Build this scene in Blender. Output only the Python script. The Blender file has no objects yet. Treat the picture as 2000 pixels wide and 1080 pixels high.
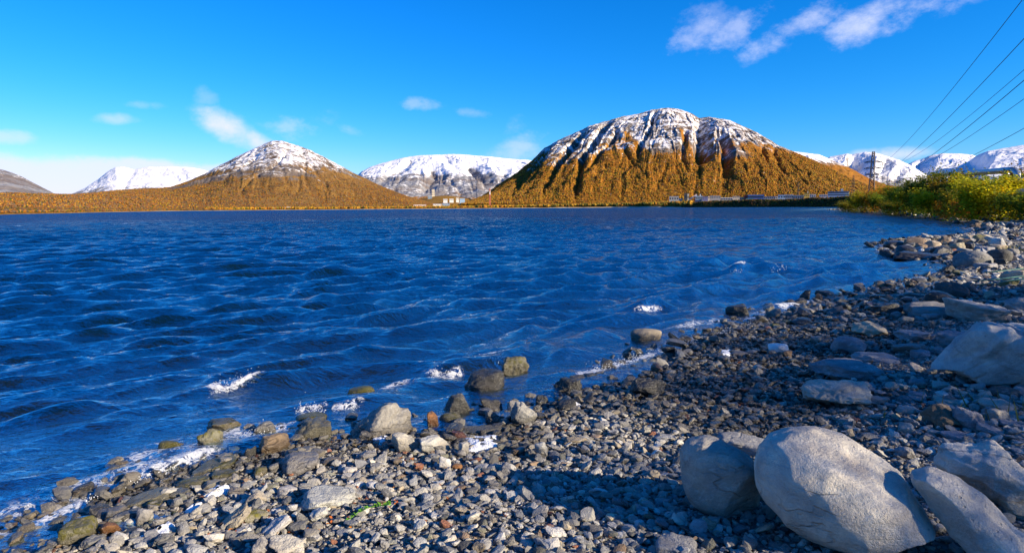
import bpy, bmesh, math, random
import numpy as np

# ------------------------------------------------------------------ camera, sky, sun, exposure
scene = bpy.context.scene
COL = scene.collection
CAM_H = 2.0
FPX = 1222.0                      # focal length in pixels of a 2000 px wide frame (22 mm lens)
PITCH = math.atan(135 / FPX)
ROLL = math.radians(0.4)
SUN_AZ, SUN_EL = math.radians(120.0), math.radians(20.0)

cF = np.array([0, math.cos(PITCH), -math.sin(PITCH)])
_u = np.array([0, math.sin(PITCH), math.cos(PITCH)])
_r = np.array([1.0, 0, 0])
cR = _r * math.cos(ROLL) - _u * math.sin(ROLL)
cU = _u * math.cos(ROLL) + _r * math.sin(ROLL)
from mathutils import Matrix, Vector
cam_d = bpy.data.cameras.new("camera")
cam = bpy.data.objects.new("camera", cam_d)
COL.objects.link(cam)
cam_d.sensor_width = 36
cam_d.lens = FPX / 2000 * 36
cam_d.clip_start = 0.05
cam_d.clip_end = 30000
cam.matrix_world = Matrix(((cR[0], cU[0], -cF[0], 0), (cR[1], cU[1], -cF[1], 0), (cR[2], cU[2], -cF[2], CAM_H), (0, 0, 0, 1)))
scene.camera = cam

SKY_STRENGTH = 0.085
world = bpy.data.worlds.new("World")
scene.world = world
world.use_nodes = True
WN, WL = world.node_tree.nodes, world.node_tree.links
for n in list(WN): WN.remove(n)
def wn(t, **k):
    n = WN.new(t)
    for a, b in k.items(): setattr(n, a, b)
    return n
w_out = wn('ShaderNodeOutputWorld'); w_bg = wn('ShaderNodeBackground'); w_sky = wn('ShaderNodeTexSky')
w_sky.sky_type = 'NISHITA'; w_sky.sun_disc = False
w_sky.sun_elevation = SUN_EL; w_sky.sun_rotation = SUN_AZ
w_sky.air_density = 1.0; w_sky.dust_density = 0.25; w_sky.ozone_density = 3.0
w_hs = wn('ShaderNodeHueSaturation'); w_hs.inputs['Saturation'].default_value = 1.28
w_mul = wn('ShaderNodeMix', data_type='RGBA', blend_type='MULTIPLY'); w_mul.inputs[0].default_value = 1
w_mul.inputs[7].default_value = (0.29, 0.69, 1.2, 1)
WL.new(w_sky.outputs[0], w_hs.inputs['Color']); WL.new(w_hs.outputs[0], w_mul.inputs[6])
w_bg.inputs[1].default_value = SKY_STRENGTH

sun_d = bpy.data.lights.new("sun", 'SUN'); sun_d.energy = 5.0; sun_d.angle = math.radians(0.5); sun_d.color = (1.0, 0.84, 0.60)
sun = bpy.data.objects.new("sun", sun_d); COL.objects.link(sun)
SUN_DIR = Vector((math.sin(SUN_AZ) * math.cos(SUN_EL), math.cos(SUN_AZ) * math.cos(SUN_EL), math.sin(SUN_EL)))
sun.rotation_euler = SUN_DIR.to_track_quat('Z', 'Y').to_euler()
sun.location = (30, -20, 30)
scene.view_settings.view_transform = 'Standard'
scene.view_settings.look = 'None'
scene.view_settings.exposure = 1.12
scene.view_settings.gamma = 1.0
scene.render.engine = 'CYCLES'
cy = scene.cycles
cy.use_denoising = True
cy.max_bounces = 6; cy.diffuse_bounces = 2; cy.glossy_bounces = 3; cy.transmission_bounces = 4; cy.transparent_max_bounces = 10
cy.caustics_reflective = False; cy.caustics_refractive = False
cy.sample_clamp_indirect = 4.0

# ------------------------------------------------------------------ picking points by eye: photo pixel -> ray
def pix_dir(x, y):
    d = cF + cR * ((x - 1000) / FPX) + cU * ((540 - y) / FPX)
    return d
def pix_az_el(x, y):
    d = pix_dir(x, y)
    return math.atan2(d[0], d[1]), d[2] / math.hypot(d[0], d[1])
def on_plane(x, y, z=0.0):
    d = pix_dir(x, y)
    t = (z - CAM_H) / d[2]
    return np.array([d[0] * t, d[1] * t, z])
def at_range(x, y, r):
    d = pix_dir(x, y); t = r / math.hypot(d[0], d[1])
    return np.array([d[0] * t, d[1] * t, CAM_H + d[2] * t])

# sky clouds, by direction
def wmath(op, a, b=None, c=None, clamp=False):
    n = wn('ShaderNodeMath', operation=op); n.use_clamp = clamp
    for i, v in enumerate((a, b, c)):
        if v is None: continue
        if isinstance(v, (int, float)): n.inputs[i].default_value = v
        else: WL.new(v, n.inputs[i])
    return n.outputs[0]
w_tc = wn('ShaderNodeTexCoord')
def w_noise(scale, detail, rough, stretch=(1, 1, 1)):
    mp = wn('ShaderNodeMapping'); mp.inputs['Scale'].default_value = stretch
    WL.new(w_tc.outputs['Generated'], mp.inputs[0])
    n = wn('ShaderNodeTexNoise'); n.inputs['Scale'].default_value = scale; n.inputs['Detail'].default_value = detail
    n.inputs['Roughness'].default_value = rough
    WL.new(mp.outputs[0], n.inputs['Vector'])
    return n.outputs['Fac']
nzA = wmath('SUBTRACT', w_noise(16, 9, 0.66, (1, 1, 1.5)), 0.5)
nzB = wmath('SUBTRACT', w_noise(5, 6, 0.6, (1, 1, 2.6)), 0.5)
CLOUDS = [  # centre px, half sizes px, slant degrees (anticlockwise), strength, wispiness
    (1360, 60, 62, 28, 38, .42, 3.2), (1452, 40, 70, 24, 40, .42, 3.4), (1400, 30, 90, 45, 30, .22, 3.4),
    (1570, 45, 100, 26, 28, .62, 2.6), (1700, 40, 90, 36, 22, .75, 2.4), (1790, 20, 130, 26, 16, .72, 2.6), (1880, 5, 100, 18, 15, .5, 2.8),
    (448, 250, 74, 33, -24, 1.0, 1.0), (500, 274, 50, 22, -32, .95, 1.0), (560, 250, 75, 24, -5, .42, 1.8),
    (236, 233, 46, 14, 3, .5, 1.2), (285, 206, 40, 12, 0, .3, 1.6), (400, 190, 24, 22, -30, .2, 1.8),
    (675, 250, 34, 12, -20, .38, 2.2), (640, 235, 44, 18, 0, .25, 2.6),
    (830, 204, 55, 14, 0, .32, 2.0), (915, 220, 40, 10, -8, .3, 2.2), (1010, 292, 70, 34, 8, .45, 1.5), (1000, 255, 30, 22, 40, .22, 2.6),
    (10, 268, 60, 16, 0, .5, 1.4), (60, 352, 250, 56, -4, .86, .6), (280, 340, 200, 36, -2, .86, .6), (430, 342, 70, 28, 0, .7, .7), (-150, 340, 240, 60, 0, .86, .6),
    (1750, 304, 80, 19, 5, .85, 1.2), (1830, 322, 60, 14, 0, .6, 1.2), (1690, 302, 40, 12, 0, .6, 1.2),
]
cloud_fac = None
for (cx, cyy, a, b, sl, stg, wisp) in CLOUDS:
    d0 = pix_dir(cx, cyy); L0 = np.linalg.norm(d0); d0 = d0 / L0
    rt = np.cross(d0, [0, 0, 1]); rt /= np.linalg.norm(rt); upv = np.cross(rt, d0)
    s = math.radians(sl); e1 = rt * math.cos(s) + upv * math.sin(s); e2 = upv * math.cos(s) - rt * math.sin(s)
    aa, bb = a / FPX / L0, b / FPX / L0
    def dot(v):
        n = wn('ShaderNodeVectorMath', operation='DOT_PRODUCT'); n.inputs[1].default_value = tuple(v)
        WL.new(w_tc.outputs['Generated'], n.inputs[0]); return n.outputs['Value']
    u = dot(e1 / aa); v = dot(e2 / bb)
    q = wmath('ADD', wmath('MULTIPLY', u, u), wmath('MULTIPLY', v, v))
    m = wmath('SUBTRACT', 1.0, wmath('POWER', q, 0.75))
    m = wmath('ADD', m, wmath('MULTIPLY', nzA, wisp * 1.9))
    m = wmath('ADD', m, wmath('MULTIPLY', nzB, wisp * 1.1))
    front = wmath('GREATER_THAN', dot(d0), 0.3)
    mr = wn('ShaderNodeMapRange', interpolation_type='SMOOTHSTEP'); mr.inputs['From Min'].default_value = -0.15 if wisp > .85 else 0.0; mr.inputs['From Max'].default_value = (2.1 if wisp > 2 else 1.25) if wisp > .85 else 0.6
    mr.inputs['To Max'].default_value = stg
    WL.new(m, mr.inputs['Value'])
    m = wmath('MULTIPLY', mr.outputs[0], front)
    cloud_fac = m if cloud_fac is None else wmath('MAXIMUM', cloud_fac, m)
w_cl = wn('ShaderNodeMix', data_type='RGBA'); w_cl.clamp_factor = True
w_cl.inputs[7].default_value = (0.40 / SKY_STRENGTH, 0.42 / SKY_STRENGTH, 0.53 / SKY_STRENGTH, 1)
w_sep = wn('ShaderNodeSeparateColor'); w_com = wn('ShaderNodeCombineColor')
WL.new(w_mul.outputs[2], w_sep.inputs[0]); WL.new(wmath('MULTIPLY', wmath('POWER', w_sep.outputs[0], 2.0), 1.2), w_com.inputs[0])
WL.new(w_sep.outputs[1], w_com.inputs[1]); WL.new(w_sep.outputs[2], w_com.inputs[2])
WL.new(cloud_fac, w_cl.inputs[0]); WL.new(w_com.outputs[0], w_cl.inputs[6])
WL.new(w_cl.outputs[2], w_bg.inputs[0]); WL.new(w_bg.outputs[0], w_out.inputs[0])

# ------------------------------------------------------------------ numpy noise and helpers
def _hash(ix, iy, iz, seed):
    h = (ix.astype(np.int64) * 374761393 + iy.astype(np.int64) * 668265263 + iz.astype(np.int64) * 2147483647 + seed * 1274126177) & 0xFFFFFFFF
    h = ((h ^ (h >> 13)) * 1274126177) & 0xFFFFFFFF
    h = ((h ^ (h >> 16)) * 2246822519) & 0xFFFFFFFF
    return ((h ^ (h >> 15)) & 0xFFFFFF) / float(0xFFFFFF) * 2 - 1
def vn3(x, y, z, seed=0):
    x, y, z = np.broadcast_arrays(np.asarray(x, float), np.asarray(y, float), np.asarray(z, float))
    ix, iy, iz = np.floor(x), np.floor(y), np.floor(z)
    fx, fy, fz = x - ix, y - iy, z - iz
    fx, fy, fz = [t * t * t * (t * (t * 6 - 15) + 10) for t in (fx, fy, fz)]
    def h(a, b, c): return _hash(ix + a, iy + b, iz + c, seed)
    l = lambda a, b, t: a + (b - a) * t
    return l(l(l(h(0,0,0), h(1,0,0), fx), l(h(0,1,0), h(1,1,0), fx), fy), l(l(h(0,0,1), h(1,0,1), fx), l(h(0,1,1), h(1,1,1), fx), fy), fz)
def vn2(x, y, seed=0):
    x, y = np.broadcast_arrays(np.asarray(x, float), np.asarray(y, float))
    ix, iy = np.floor(x), np.floor(y)
    fx, fy = x - ix, y - iy
    fx, fy = [t * t * t * (t * (t * 6 - 15) + 10) for t in (fx, fy)]
    z0 = np.zeros_like(ix)
    def h(a, b): return _hash(ix + a, iy + b, z0, seed)
    l = lambda a, b, t: a + (b - a) * t
    return l(l(h(0,0), h(1,0), fx), l(h(0,1), h(1,1), fx), fy)
def fbm2(x, y, o=5, seed=0, gain=0.5):
    s = 0; a = 1; t = 0
    for i in range(o):
        s = s + a * vn2(x * 2**i + i * 17.3, y * 2**i - i * 9.1, seed + i); t += a; a *= gain
    return s / t
def ridged2(x, y, o=5, seed=0, gain=0.55):
    s = 0; a = 1; t = 0
    for i in range(o):
        s = s + a * (1 - 2 * np.abs(vn2(x * 2**i + i * 7.7, y * 2**i + i * 3.1, seed + i))); t += a; a *= gain
    return s / t
def fbm3(x, y, z, o=4, seed=0, gain=0.5):
    s = 0; a = 1; t = 0
    for i in range(o):
        s = s + a * vn3(x * 2**i + i * 5.3, y * 2**i + i * 1.9, z * 2**i - i * 3.3, seed + i); t += a; a *= gain
    return s / t
def sst(a, b, x):
    t = np.clip((x - a) / (b - a), 0, 1); return t * t * (3 - 2 * t)

def mesh_np(name, verts, faces, smooth=True, attrs=None, mat=None, link=True):
    verts = np.ascontiguousarray(verts, np.float32); faces = np.ascontiguousarray(faces, np.int32)
    me = bpy.data.meshes.new(name)
    M, k = faces.shape
    me.vertices.add(len(verts)); me.vertices.foreach_set('co', verts.ravel())
    me.loops.add(M * k); me.loops.foreach_set('vertex_index', faces.ravel())
    me.polygons.add(M); me.polygons.foreach_set('loop_start', np.arange(0, M * k, k, dtype=np.int32))
    me.polygons.foreach_set('use_smooth', np.full(M, bool(smooth)))
    for an, av in (attrs or {}).items():
        av = np.asarray(av, np.float32)
        if av.ndim == 2:
            if av.shape[1] == 3: av = np.concatenate([av, np.ones((len(av), 1), np.float32)], 1)
            at = me.attributes.new(an, 'FLOAT_COLOR', 'POINT'); at.data.foreach_set('color', np.ascontiguousarray(av).ravel())
        else:
            at = me.attributes.new(an, 'FLOAT', 'POINT'); at.data.foreach_set('value', np.ascontiguousarray(av))
    me.update(calc_edges=True)
    if mat: me.materials.append(mat)
    if not link: return me
    o = bpy.data.objects.new(name, me); COL.objects.link(o)
    return o
def grid_faces(nu, nv):
    i = np.arange(nu - 1)[:, None] * nv + np.arange(nv - 1)[None, :]
    i = i.ravel()
    return np.stack([i, i + 1, i + nv + 1, i + nv], 1)
def tag(o, label, cat, group=None, kind=None):
    o['label'] = label; o['category'] = cat
    if group: o['group'] = group
    if kind: o['kind'] = kind
    return o
def empty(name, loc, rz=0.0):
    o = bpy.data.objects.new(name, None); COL.objects.link(o); o.location = loc; o.rotation_euler = (0, 0, rz); o.empty_display_size = 0.3
    return o
class MB:
    """collects boxes, bars and tubes into one mesh"""
    def __init__(self): self.v = []; self.f = []
    def box(self, x0, x1, y0, y1, z0, z1):
        b = len(self.v)
        self.v += [(x0,y0,z0),(x1,y0,z0),(x1,y1,z0),(x0,y1,z0),(x0,y0,z1),(x1,y0,z1),(x1,y1,z1),(x0,y1,z1)]
        self.f += [(b,b+3,b+2,b+1),(b+4,b+5,b+6,b+7),(b,b+1,b+5,b+4),(b+1,b+2,b+6,b+5),(b+2,b+3,b+7,b+6),(b+3,b,b+4,b+7)]
    def bar(self, p, q, w):
        p, q = Vector(p), Vector(q); d = (q - p).normalized()
        a = d.cross(Vector((0, 0, 1)))
        if a.length < 1e-3: a = Vector((1, 0, 0))
        a.normalize(); c = d.cross(a); b = len(self.v); h = w / 2
        for e in (p, q):
            self.v += [tuple(e + a * h + c * h), tuple(e - a * h + c * h), tuple(e - a * h - c * h), tuple(e + a * h - c * h)]
        self.f += [(b+i, b+(i+1)%4, b+4+(i+1)%4, b+4+i) for i in range(4)] + [(b+3,b+2,b+1,b), (b+4,b+5,b+6,b+7)]
    def tube(self, pts, r, n=8, r2=None):
        pts = [Vector(p) for p in pts]; base = len(self.v); N = len(pts)
        for i, p in enumerate(pts):
            d = (pts[min(i+1, N-1)] - pts[max(i-1, 0)]).normalized()
            a = d.cross(Vector((0, 0, 1)))
            if a.length < 1e-3: a = Vector((1, 0, 0))
            a.normalize(); c = d.cross(a)
            rr = r if r2 is None else r + (r2 - r) * i / max(N - 1, 1)
            for k in range(n):
                t = 2 * math.pi * k / n
                self.v.append(tuple(p + (a * math.cos(t) + c * math.sin(t)) * rr))
        for i in range(N - 1):
            for k in range(n):
                self.f.append((base+i*n+k, base+i*n+(k+1)%n, base+(i+1)*n+(k+1)%n, base+(i+1)*n+k))
        self.f.append(tuple(base + k for k in range(n))[::-1]); self.f.append(tuple(base+(N-1)*n+k for k in range(n)))
    def poly(self, vs, fs):
        b = len(self.v); self.v += [tuple(x) for x in vs]; self.f += [tuple(b + i for i in f) for f in fs]
    def build(self, name, mat, parent=None, smooth=False):
        me = bpy.data.meshes.new(name); me.from_pydata(self.v, [], self.f); me.update()
        if smooth: me.polygons.foreach_set('use_smooth', [True] * len(me.polygons))
        me.materials.append(mat)
        o = bpy.data.objects.new(name, me); COL.objects.link(o)
        if parent: o.parent = parent
        return o

# ------------------------------------------------------------------ material helpers
class NT:
    def __init__(self, name):
        self.m = bpy.data.materials.new(name); self.m.use_nodes = True
        self.t = self.m.node_tree; self.n = self.t.nodes
        for x in list(self.n): self.n.remove(x)
        self.out = self.n.new('ShaderNodeOutputMaterial')
    def link(self, a, b): self.t.links.new(a, b)
    def _in(self, sock, v):
        if v is None: return
        if hasattr(v, "is_output"): self.link(v, sock)
        elif isinstance(v, (tuple, list)) and len(v) == 3 and sock.type == 'RGBA': sock.default_value = (*v, 1)
        else: sock.default_value = v
    def attr(self, name, color=False):
        a = self.n.new('ShaderNodeAttribute'); a.attribute_name = name
        return a.outputs['Color' if color else 'Fac']
    def coord(self, which='Object'):
        if which == 'Position': return self.n.new('ShaderNodeNewGeometry').outputs['Position']
        return self.n.new('ShaderNodeTexCoord').outputs[which]
    def map(self, vec, scale=(1,1,1), rot=(0,0,0), loc=(0,0,0)):
        m = self.n.new('ShaderNodeMapping'); m.inputs['Scale'].default_value = scale; m.inputs['Rotation'].default_value = rot; m.inputs['Location'].default_value = loc
        self.link(vec, m.inputs[0]); return m.outputs[0]
    def noise(self, vec, scale, detail=4, rough=0.55, dist=0, col=False):
        n = self.n.new('ShaderNodeTexNoise'); n.inputs['Scale'].default_value = scale; n.inputs['Detail'].default_value = detail
        n.inputs['Roughness'].default_value = rough; n.inputs['Distortion'].default_value = dist
        if vec is not None: self.link(vec, n.inputs['Vector'])
        return n.outputs['Color' if col else 'Fac']
    def voro(self, vec, scale, feature='F1', out='Distance', rnd=1.0):
        n = self.n.new('ShaderNodeTexVoronoi'); n.feature = feature; n.inputs['Scale'].default_value = scale; n.inputs['Randomness'].default_value = rnd
        if vec is not None: self.link(vec, n.inputs['Vector'])
        return n.outputs[out]
    def math(self, op, a, b=None, c=None, clamp=False):
        n = self.n.new('ShaderNodeMath'); n.operation = op; n.use_clamp = clamp
        for i, v in enumerate((a, b, c)): self._in(n.inputs[i], v)
        return n.outputs[0]
    def ramp(self, v, a, b, lo=0.0, hi=1.0, smooth=True):
        n = self.n.new('ShaderNodeMapRange')
        if smooth: n.interpolation_type = 'SMOOTHSTEP'
        self._in(n.inputs['Value'], v); n.inputs['From Min'].default_value = a; n.inputs['From Max'].default_value = b
        n.inputs['To Min'].default_value = lo; n.inputs['To Max'].default_value = hi
        return n.outputs[0]
    def cramp(self, v, stops):
        n = self.n.new('ShaderNodeValToRGB'); self.link(v, n.inputs[0])
        e = n.color_ramp.elements
        while len(e) < len(stops): e.new(0.5)
        for i, (p, c) in enumerate(stops): e[i].position = p; e[i].color = (*c, 1)
        return n.outputs[0]
    def mix(self, f, a, b, mode='MIX'):
        n = self.n.new('ShaderNodeMix'); n.data_type = 'RGBA'; n.blend_type = mode; n.clamp_factor = True
        self._in(n.inputs[0], f); self._in(n.inputs[6], a); self._in(n.inputs[7], b)
        return n.outputs[2]
    def bump(self, h, strength=0.5, dist=0.1, normal=None):
        n = self.n.new('ShaderNodeBump'); self._in(n.inputs['Strength'], strength); n.inputs['Distance'].default_value = dist
        self.link(h, n.inputs['Height'])
        if normal is not None: self.link(normal, n.inputs['Normal'])
        return n.outputs[0]
    def bsdf(self, color, rough=0.8, normal=None, spec=0.4, metal=0.0):
        b = self.n.new('ShaderNodeBsdfPrincipled')
        self._in(b.inputs['Base Color'], color); self._in(b.inputs['Roughness'], rough); self._in(b.inputs['Specular IOR Level'], spec)
        b.inputs['Metallic'].default_value = metal
        if normal is not None: self.link(normal, b.inputs['Normal'])
        return b.outputs[0]
    def mixsh(self, f, a, b):
        n = self.n.new('ShaderNodeMixShader'); self._in(n.inputs[0], f); self.link(a, n.inputs[1]); self.link(b, n.inputs[2]); return n.outputs[0]
    def done(self, sh): self.link(sh, self.out.inputs[0]); return self.m
def plain(name, color, rough=0.7, metal=0.0, var=0.25, scale=3.0):
    t = NT(name); c = t.coord('Object')
    n = t.noise(c, scale, 5, 0.6)
    col = t.mix(t.ramp(n, 0.3, 0.7), tuple(x * (1 - var) for x in color), tuple(min(1, x * (1 + var * 0.6)) for x in color))
    return t.done(t.bsdf(col, rough, None, 0.4, metal))

# ------------------------------------------------------------------ shoreline and the near ground
SHORE_PX = [(-520, 1240), (-200, 1140), (0, 1068), (126, 1031), (190, 1003), (245, 982), (330, 938), (440, 908), (540, 884), (620, 868), (700, 862), (760, 858),
            (800, 850), (880, 858), (985, 850), (1000, 830), (1060, 812), (1120, 800), (1180, 772), (1240, 742), (1290, 712), (1330, 692), (1400, 668), (1460, 642),
            (1520, 617), (1570, 603), (1640, 594), (1700, 582), (1760, 562), (1830, 545), (1870, 531), (1852, 512), (1800, 503), (1745, 496), (1728, 486), (1745, 474), (1800, 466),
            (1860, 464), (1925, 457), (1905, 441), (1830, 429), (1760, 421), (1690, 415), (1640, 411.5), (1612, 409.8)]
shore = np.array([on_plane(*p)[:2] for p in SHORE_PX])
_back = np.array([at_range(1640, 405, 420)[:2], at_range(1720, 405, 520)[:2], at_range(1800, 405, 700)[:2], [1100, 900], [1100, -300], [-80, -300]])
shore_line = np.vstack([shore, _back[:3]])
land_poly = np.vstack([shore, _back])
def seg_dist(X, Y, P):
    X = np.asarray(X, float).ravel(); Y = np.asarray(Y, float).ravel()
    out = np.full(X.shape, 1e9)
    for (x0, y0), (x1, y1) in zip(P[:-1], P[1:]):
        dx, dy = x1 - x0, y1 - y0
        t = np.clip(((X - x0) * dx + (Y - y0) * dy) / (dx * dx + dy * dy + 1e-12), 0, 1)
        out = np.minimum(out, np.hypot(X - x0 - t * dx, Y - y0 - t * dy))
    return out
def inside(X, Y, P):
    X = np.asarray(X, float).ravel(); Y = np.asarray(Y, float).ravel()
    c = np.zeros(X.shape, bool)
    x0, y0 = P[-1]
    for x1, y1 in P:
        cond = ((y1 > Y) != (y0 > Y)) & (X < (x0 - x1) * (Y - y1) / ((y0 - y1) if y0 != y1 else 1e-9) + x1)
        c ^= cond; x0, y0 = x1, y1
    return c
def shore_s(X, Y):
    sh = np.shape(X)
    d = seg_dist(X, Y, shore_line)
    s = np.where(inside(X, Y, land_poly), d, -d)
    x, y = np.ravel(X), np.ravel(Y)
    s = s + 0.10 * fbm2(x * 1.3, y * 1.3, 3, 5) * np.clip(np.hypot(x, y) / 6, 0.4, 3)
    return s.reshape(sh)
def ground_from_s(s, X, Y):
    land = 0.078 * np.minimum(s, 6) + 0.16 * np.clip(s - 6, 0, 9) + 0.02 * np.clip(s - 15, 0, 60)
    bed = -0.085 * np.minimum(-s, 14) - 0.15 * np.clip(-s - 14, 0, 30)
    z = np.where(s > 0, land, bed)
    r = np.hypot(X, Y)
    z = z + 0.035 * fbm2(X * 0.9, Y * 0.9, 4, 11) * np.clip(np.abs(s) * 1.5, 0.25, 1) + 0.3 * fbm2(X * .06, Y * .06, 3, 12) * sst(8, 18, s)
    return z
def ground(X, Y):
    X = np.asarray(X, float); Y = np.asarray(Y, float)
    return ground_from_s(shore_s(X, Y), X, Y)
def ground_at(x, y): return float(ground(np.array([x]), np.array([y]))[0])
def hit(px, py, water=True):
    """the point of the beach (or of the water's surface) that is seen at a place in the photo"""
    d = pix_dir(px, py); z = 0.2
    for _ in range(14):
        t = (z - CAM_H) / d[2] if d[2] < -1e-4 else 400
        t = min(max(t, 1), 500)
        x, y = d[0] * t, d[1] * t
        zn = ground_at(x, y)
        if water: zn = max(zn, 0.0)
        z = 0.5 * z + 0.5 * zn
    return np.array([x, y, z])

def polar_grid(a0, a1, na, rs):
    az = np.radians(np.linspace(a0, a1, na)); A, Rr = np.meshgrid(az, rs, indexing='ij')
    return A, Rr, Rr * np.sin(A), Rr * np.cos(A)

def stone_material(name, ground_sheet=False):
    t = NT(name)
    geo = t.coord('Position')
    if ground_sheet:
        c = geo
        col = t.cramp(t.voro(c, 34, out='Color'), [(0.0, (0.05, 0.05, 0.048)), (0.5, (0.13, 0.125, 0.115)), (1.0, (0.24, 0.225, 0.20))])
        col = t.mix(0.45, col, t.cramp(t.noise(c, 9, 5), [(0.3, (0.07, 0.068, 0.062)), (0.7, (0.17, 0.16, 0.145))]))
        mud = t.attr('wet')
        col = t.mix(t.attr('soil'), col, t.cramp(t.noise(c, 0.8, 6), [(0.3, (0.05, 0.045, 0.02)), (0.55, (0.11, 0.09, 0.03)), (0.75, (0.08, 0.085, 0.02))]))
        col = t.mix(mud, col, t.mix(1.0, col, (0.34, 0.30, 0.24), 'MULTIPLY'))
        h = t.math('ADD', t.voro(c, 34), t.math('MULTIPLY', t.noise(c, 60, 4), 0.5))
        nb = t.bump(h, 0.8, 0.03)
        return t.done(t.bsdf(col, t.ramp(mud, 0, 1, 0.85, 0.25), nb, 0.4))
    c = t.n.new('ShaderNodeAttribute'); c.attribute_name = 'loc'; c = c.outputs['Vector']
    base = t.attr('tint', True)
    n1 = t.noise(c, 3.0, 8, 0.62, 0.4); n2 = t.noise(c, 22, 6, 0.65)
    lay = t.noise(t.map(c, (2.2, 2.6, 7.0), (0.6, 0.55, 0.3)), 1.5, 8, 0.66, 1.1)
    fine = t.noise(c, 90, 3, 0.7)
    col = t.mix(t.ramp(n1, 0.3, 0.72), t.mix(1.0, base, (0.62, 0.62, 0.66), 'MULTIPLY'), t.mix(1.0, base, (1.22, 1.2, 1.14), 'MULTIPLY'))
    col = t.mix(t.ramp(lay, 0.48, 0.68, 0, 0.55), col, t.mix(1.0, base, (0.55, 0.54, 0.55), 'MULTIPLY'))
    col = t.mix(t.ramp(fine, 0.3, 0.75, 0, 0.4), col, t.mix(1.0, col, (0.6, 0.6, 0.6), 'MULTIPLY'))
    # pale veins
    vein = t.math('ABSOLUTE', t.math('SUBTRACT', t.noise(t.map(c, (1, 1, 2.2), (0.3, 0.6, 0.2)), 2.6, 5, 0.55, 1.2), 0.5))
    col = t.mix(t.ramp(vein, 0.0, 0.012, 0.35, 0.0), col, (0.5, 0.5, 0.48))
    pit = t.ramp(t.voro(t.map(c, (1, 1, 1.4)), 17), 0.05, 0.16, 1.0, 0.0); pit = t.math('MULTIPLY', pit, t.ramp(t.noise(c, 2.2, 4), 0.50, 0.62))
    col = t.mix(t.math('MULTIPLY', pit, 0.5), col, t.mix(1.0, base, (0.4, 0.38, 0.36), 'MULTIPLY'))
    blot = t.ramp(t.noise(c, 5.5, 7, 0.7, 0.8), 0.55, 0.63, 0, 0.38)
    col = t.mix(blot, col, t.mix(1.0, base, (0.62, 0.63, 0.66), 'MULTIPLY'))
    ck = t.math('ABSOLUTE', t.math('SUBTRACT', t.noise(t.map(c, (1.0, 1.3, 2.6), (0.4, -0.5, 0.3), (3, 7, 1)), 1.2, 4, 0.5, 0.25), 0.5))
    crack = t.math('MULTIPLY', t.ramp(ck, 0.002, 0.010, 1.0, 0.0), t.ramp(t.noise(c, 0.9, 3), 0.46, 0.56))
    col = t.mix(t.math('MULTIPLY', crack, 0.22), col, t.mix(1.0, base, (0.28, 0.26, 0.25), 'MULTIPLY'))
    rust = t.ramp(t.noise(c, 1.7, 5, 0.6), 0.62, 0.75, 0, 0.35)
    col = t.mix(rust, col, t.mix(1.0, base, (1.05, 0.8, 0.5), 'MULTIPLY'))
    moss = t.attr('moss')
    mossf = t.ramp(t.math('ADD', moss, t.math('MULTIPLY', t.math('SUBTRACT', n2, 0.5), 0.9)), 0.42, 0.62)
    col = t.mix(mossf, col, t.cramp(n1, [(0.3, (0.05, 0.055, 0.008)), (0.55, (0.15, 0.14, 0.02)), (0.75, (0.24, 0.22, 0.05))]))
    wet = t.attr('wet')
    col = t.mix(wet, col, t.mix(1.0, col, (0.30, 0.28, 0.25), 'MULTIPLY'))
    h = t.math('ADD', t.math('MULTIPLY', n2, 0.5), t.math('ADD', t.math('MULTIPLY', lay, 0.55), t.math('SUBTRACT', t.math('MULTIPLY', fine, 0.30), t.math('ADD', t.math('MULTIPLY', pit, 0.35), t.math('MULTIPLY', crack, 0.3)))))
    nb = t.bump(h, 0.9, 0.045)
    return t.done(t.bsdf(col, t.ramp(wet, 0, 1, 0.85, 0.22), nb, 0.4))

M_beach = stone_material('beach_gravel', True)
rs = np.concatenate([np.geomspace(1.2, 30, 330), np.geomspace(30.6, 470, 150)])
A, Rr, X, Y = polar_grid(-80, 110, 620, rs)
S = shore_s(X, Y); Z = ground_from_s(S, X, Y)
wet = 1 - sst(0.2, 0.8, S + 0.35 * fbm2(X * 1.1, Y * 1.1, 3, 33) - 1.9 * sst(0.5, 2.4, X) * (1 - sst(6, 9, X)))
soil = sst(7, 10, S + 1.5 * fbm2(X * .4, Y * .4, 3, 3))
o = mesh_np('beach', np.stack([X, Y, Z], -1).reshape(-1, 3), grid_faces(*X.shape), True, {'wet': wet.ravel(), 'soil': soil.ravel()}, M_beach)
tag(o, 'grey gravel beach and rocky bank sloping into the lake', 'beach', kind='structure')
# the ground goes on behind the camera
o = mesh_np('ground', np.array([[-300, -400, 0.9], [900, -400, 2.0], [900, -42, 2.0], [-300, -42, 0.3]]), np.array([[0, 1, 2, 3]]), True,
            {'wet': np.zeros(4), 'soil': np.full(4, 1.0)}, M_beach)
tag(o, 'grassy ground behind the viewpoint', 'ground', kind='structure')

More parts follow.
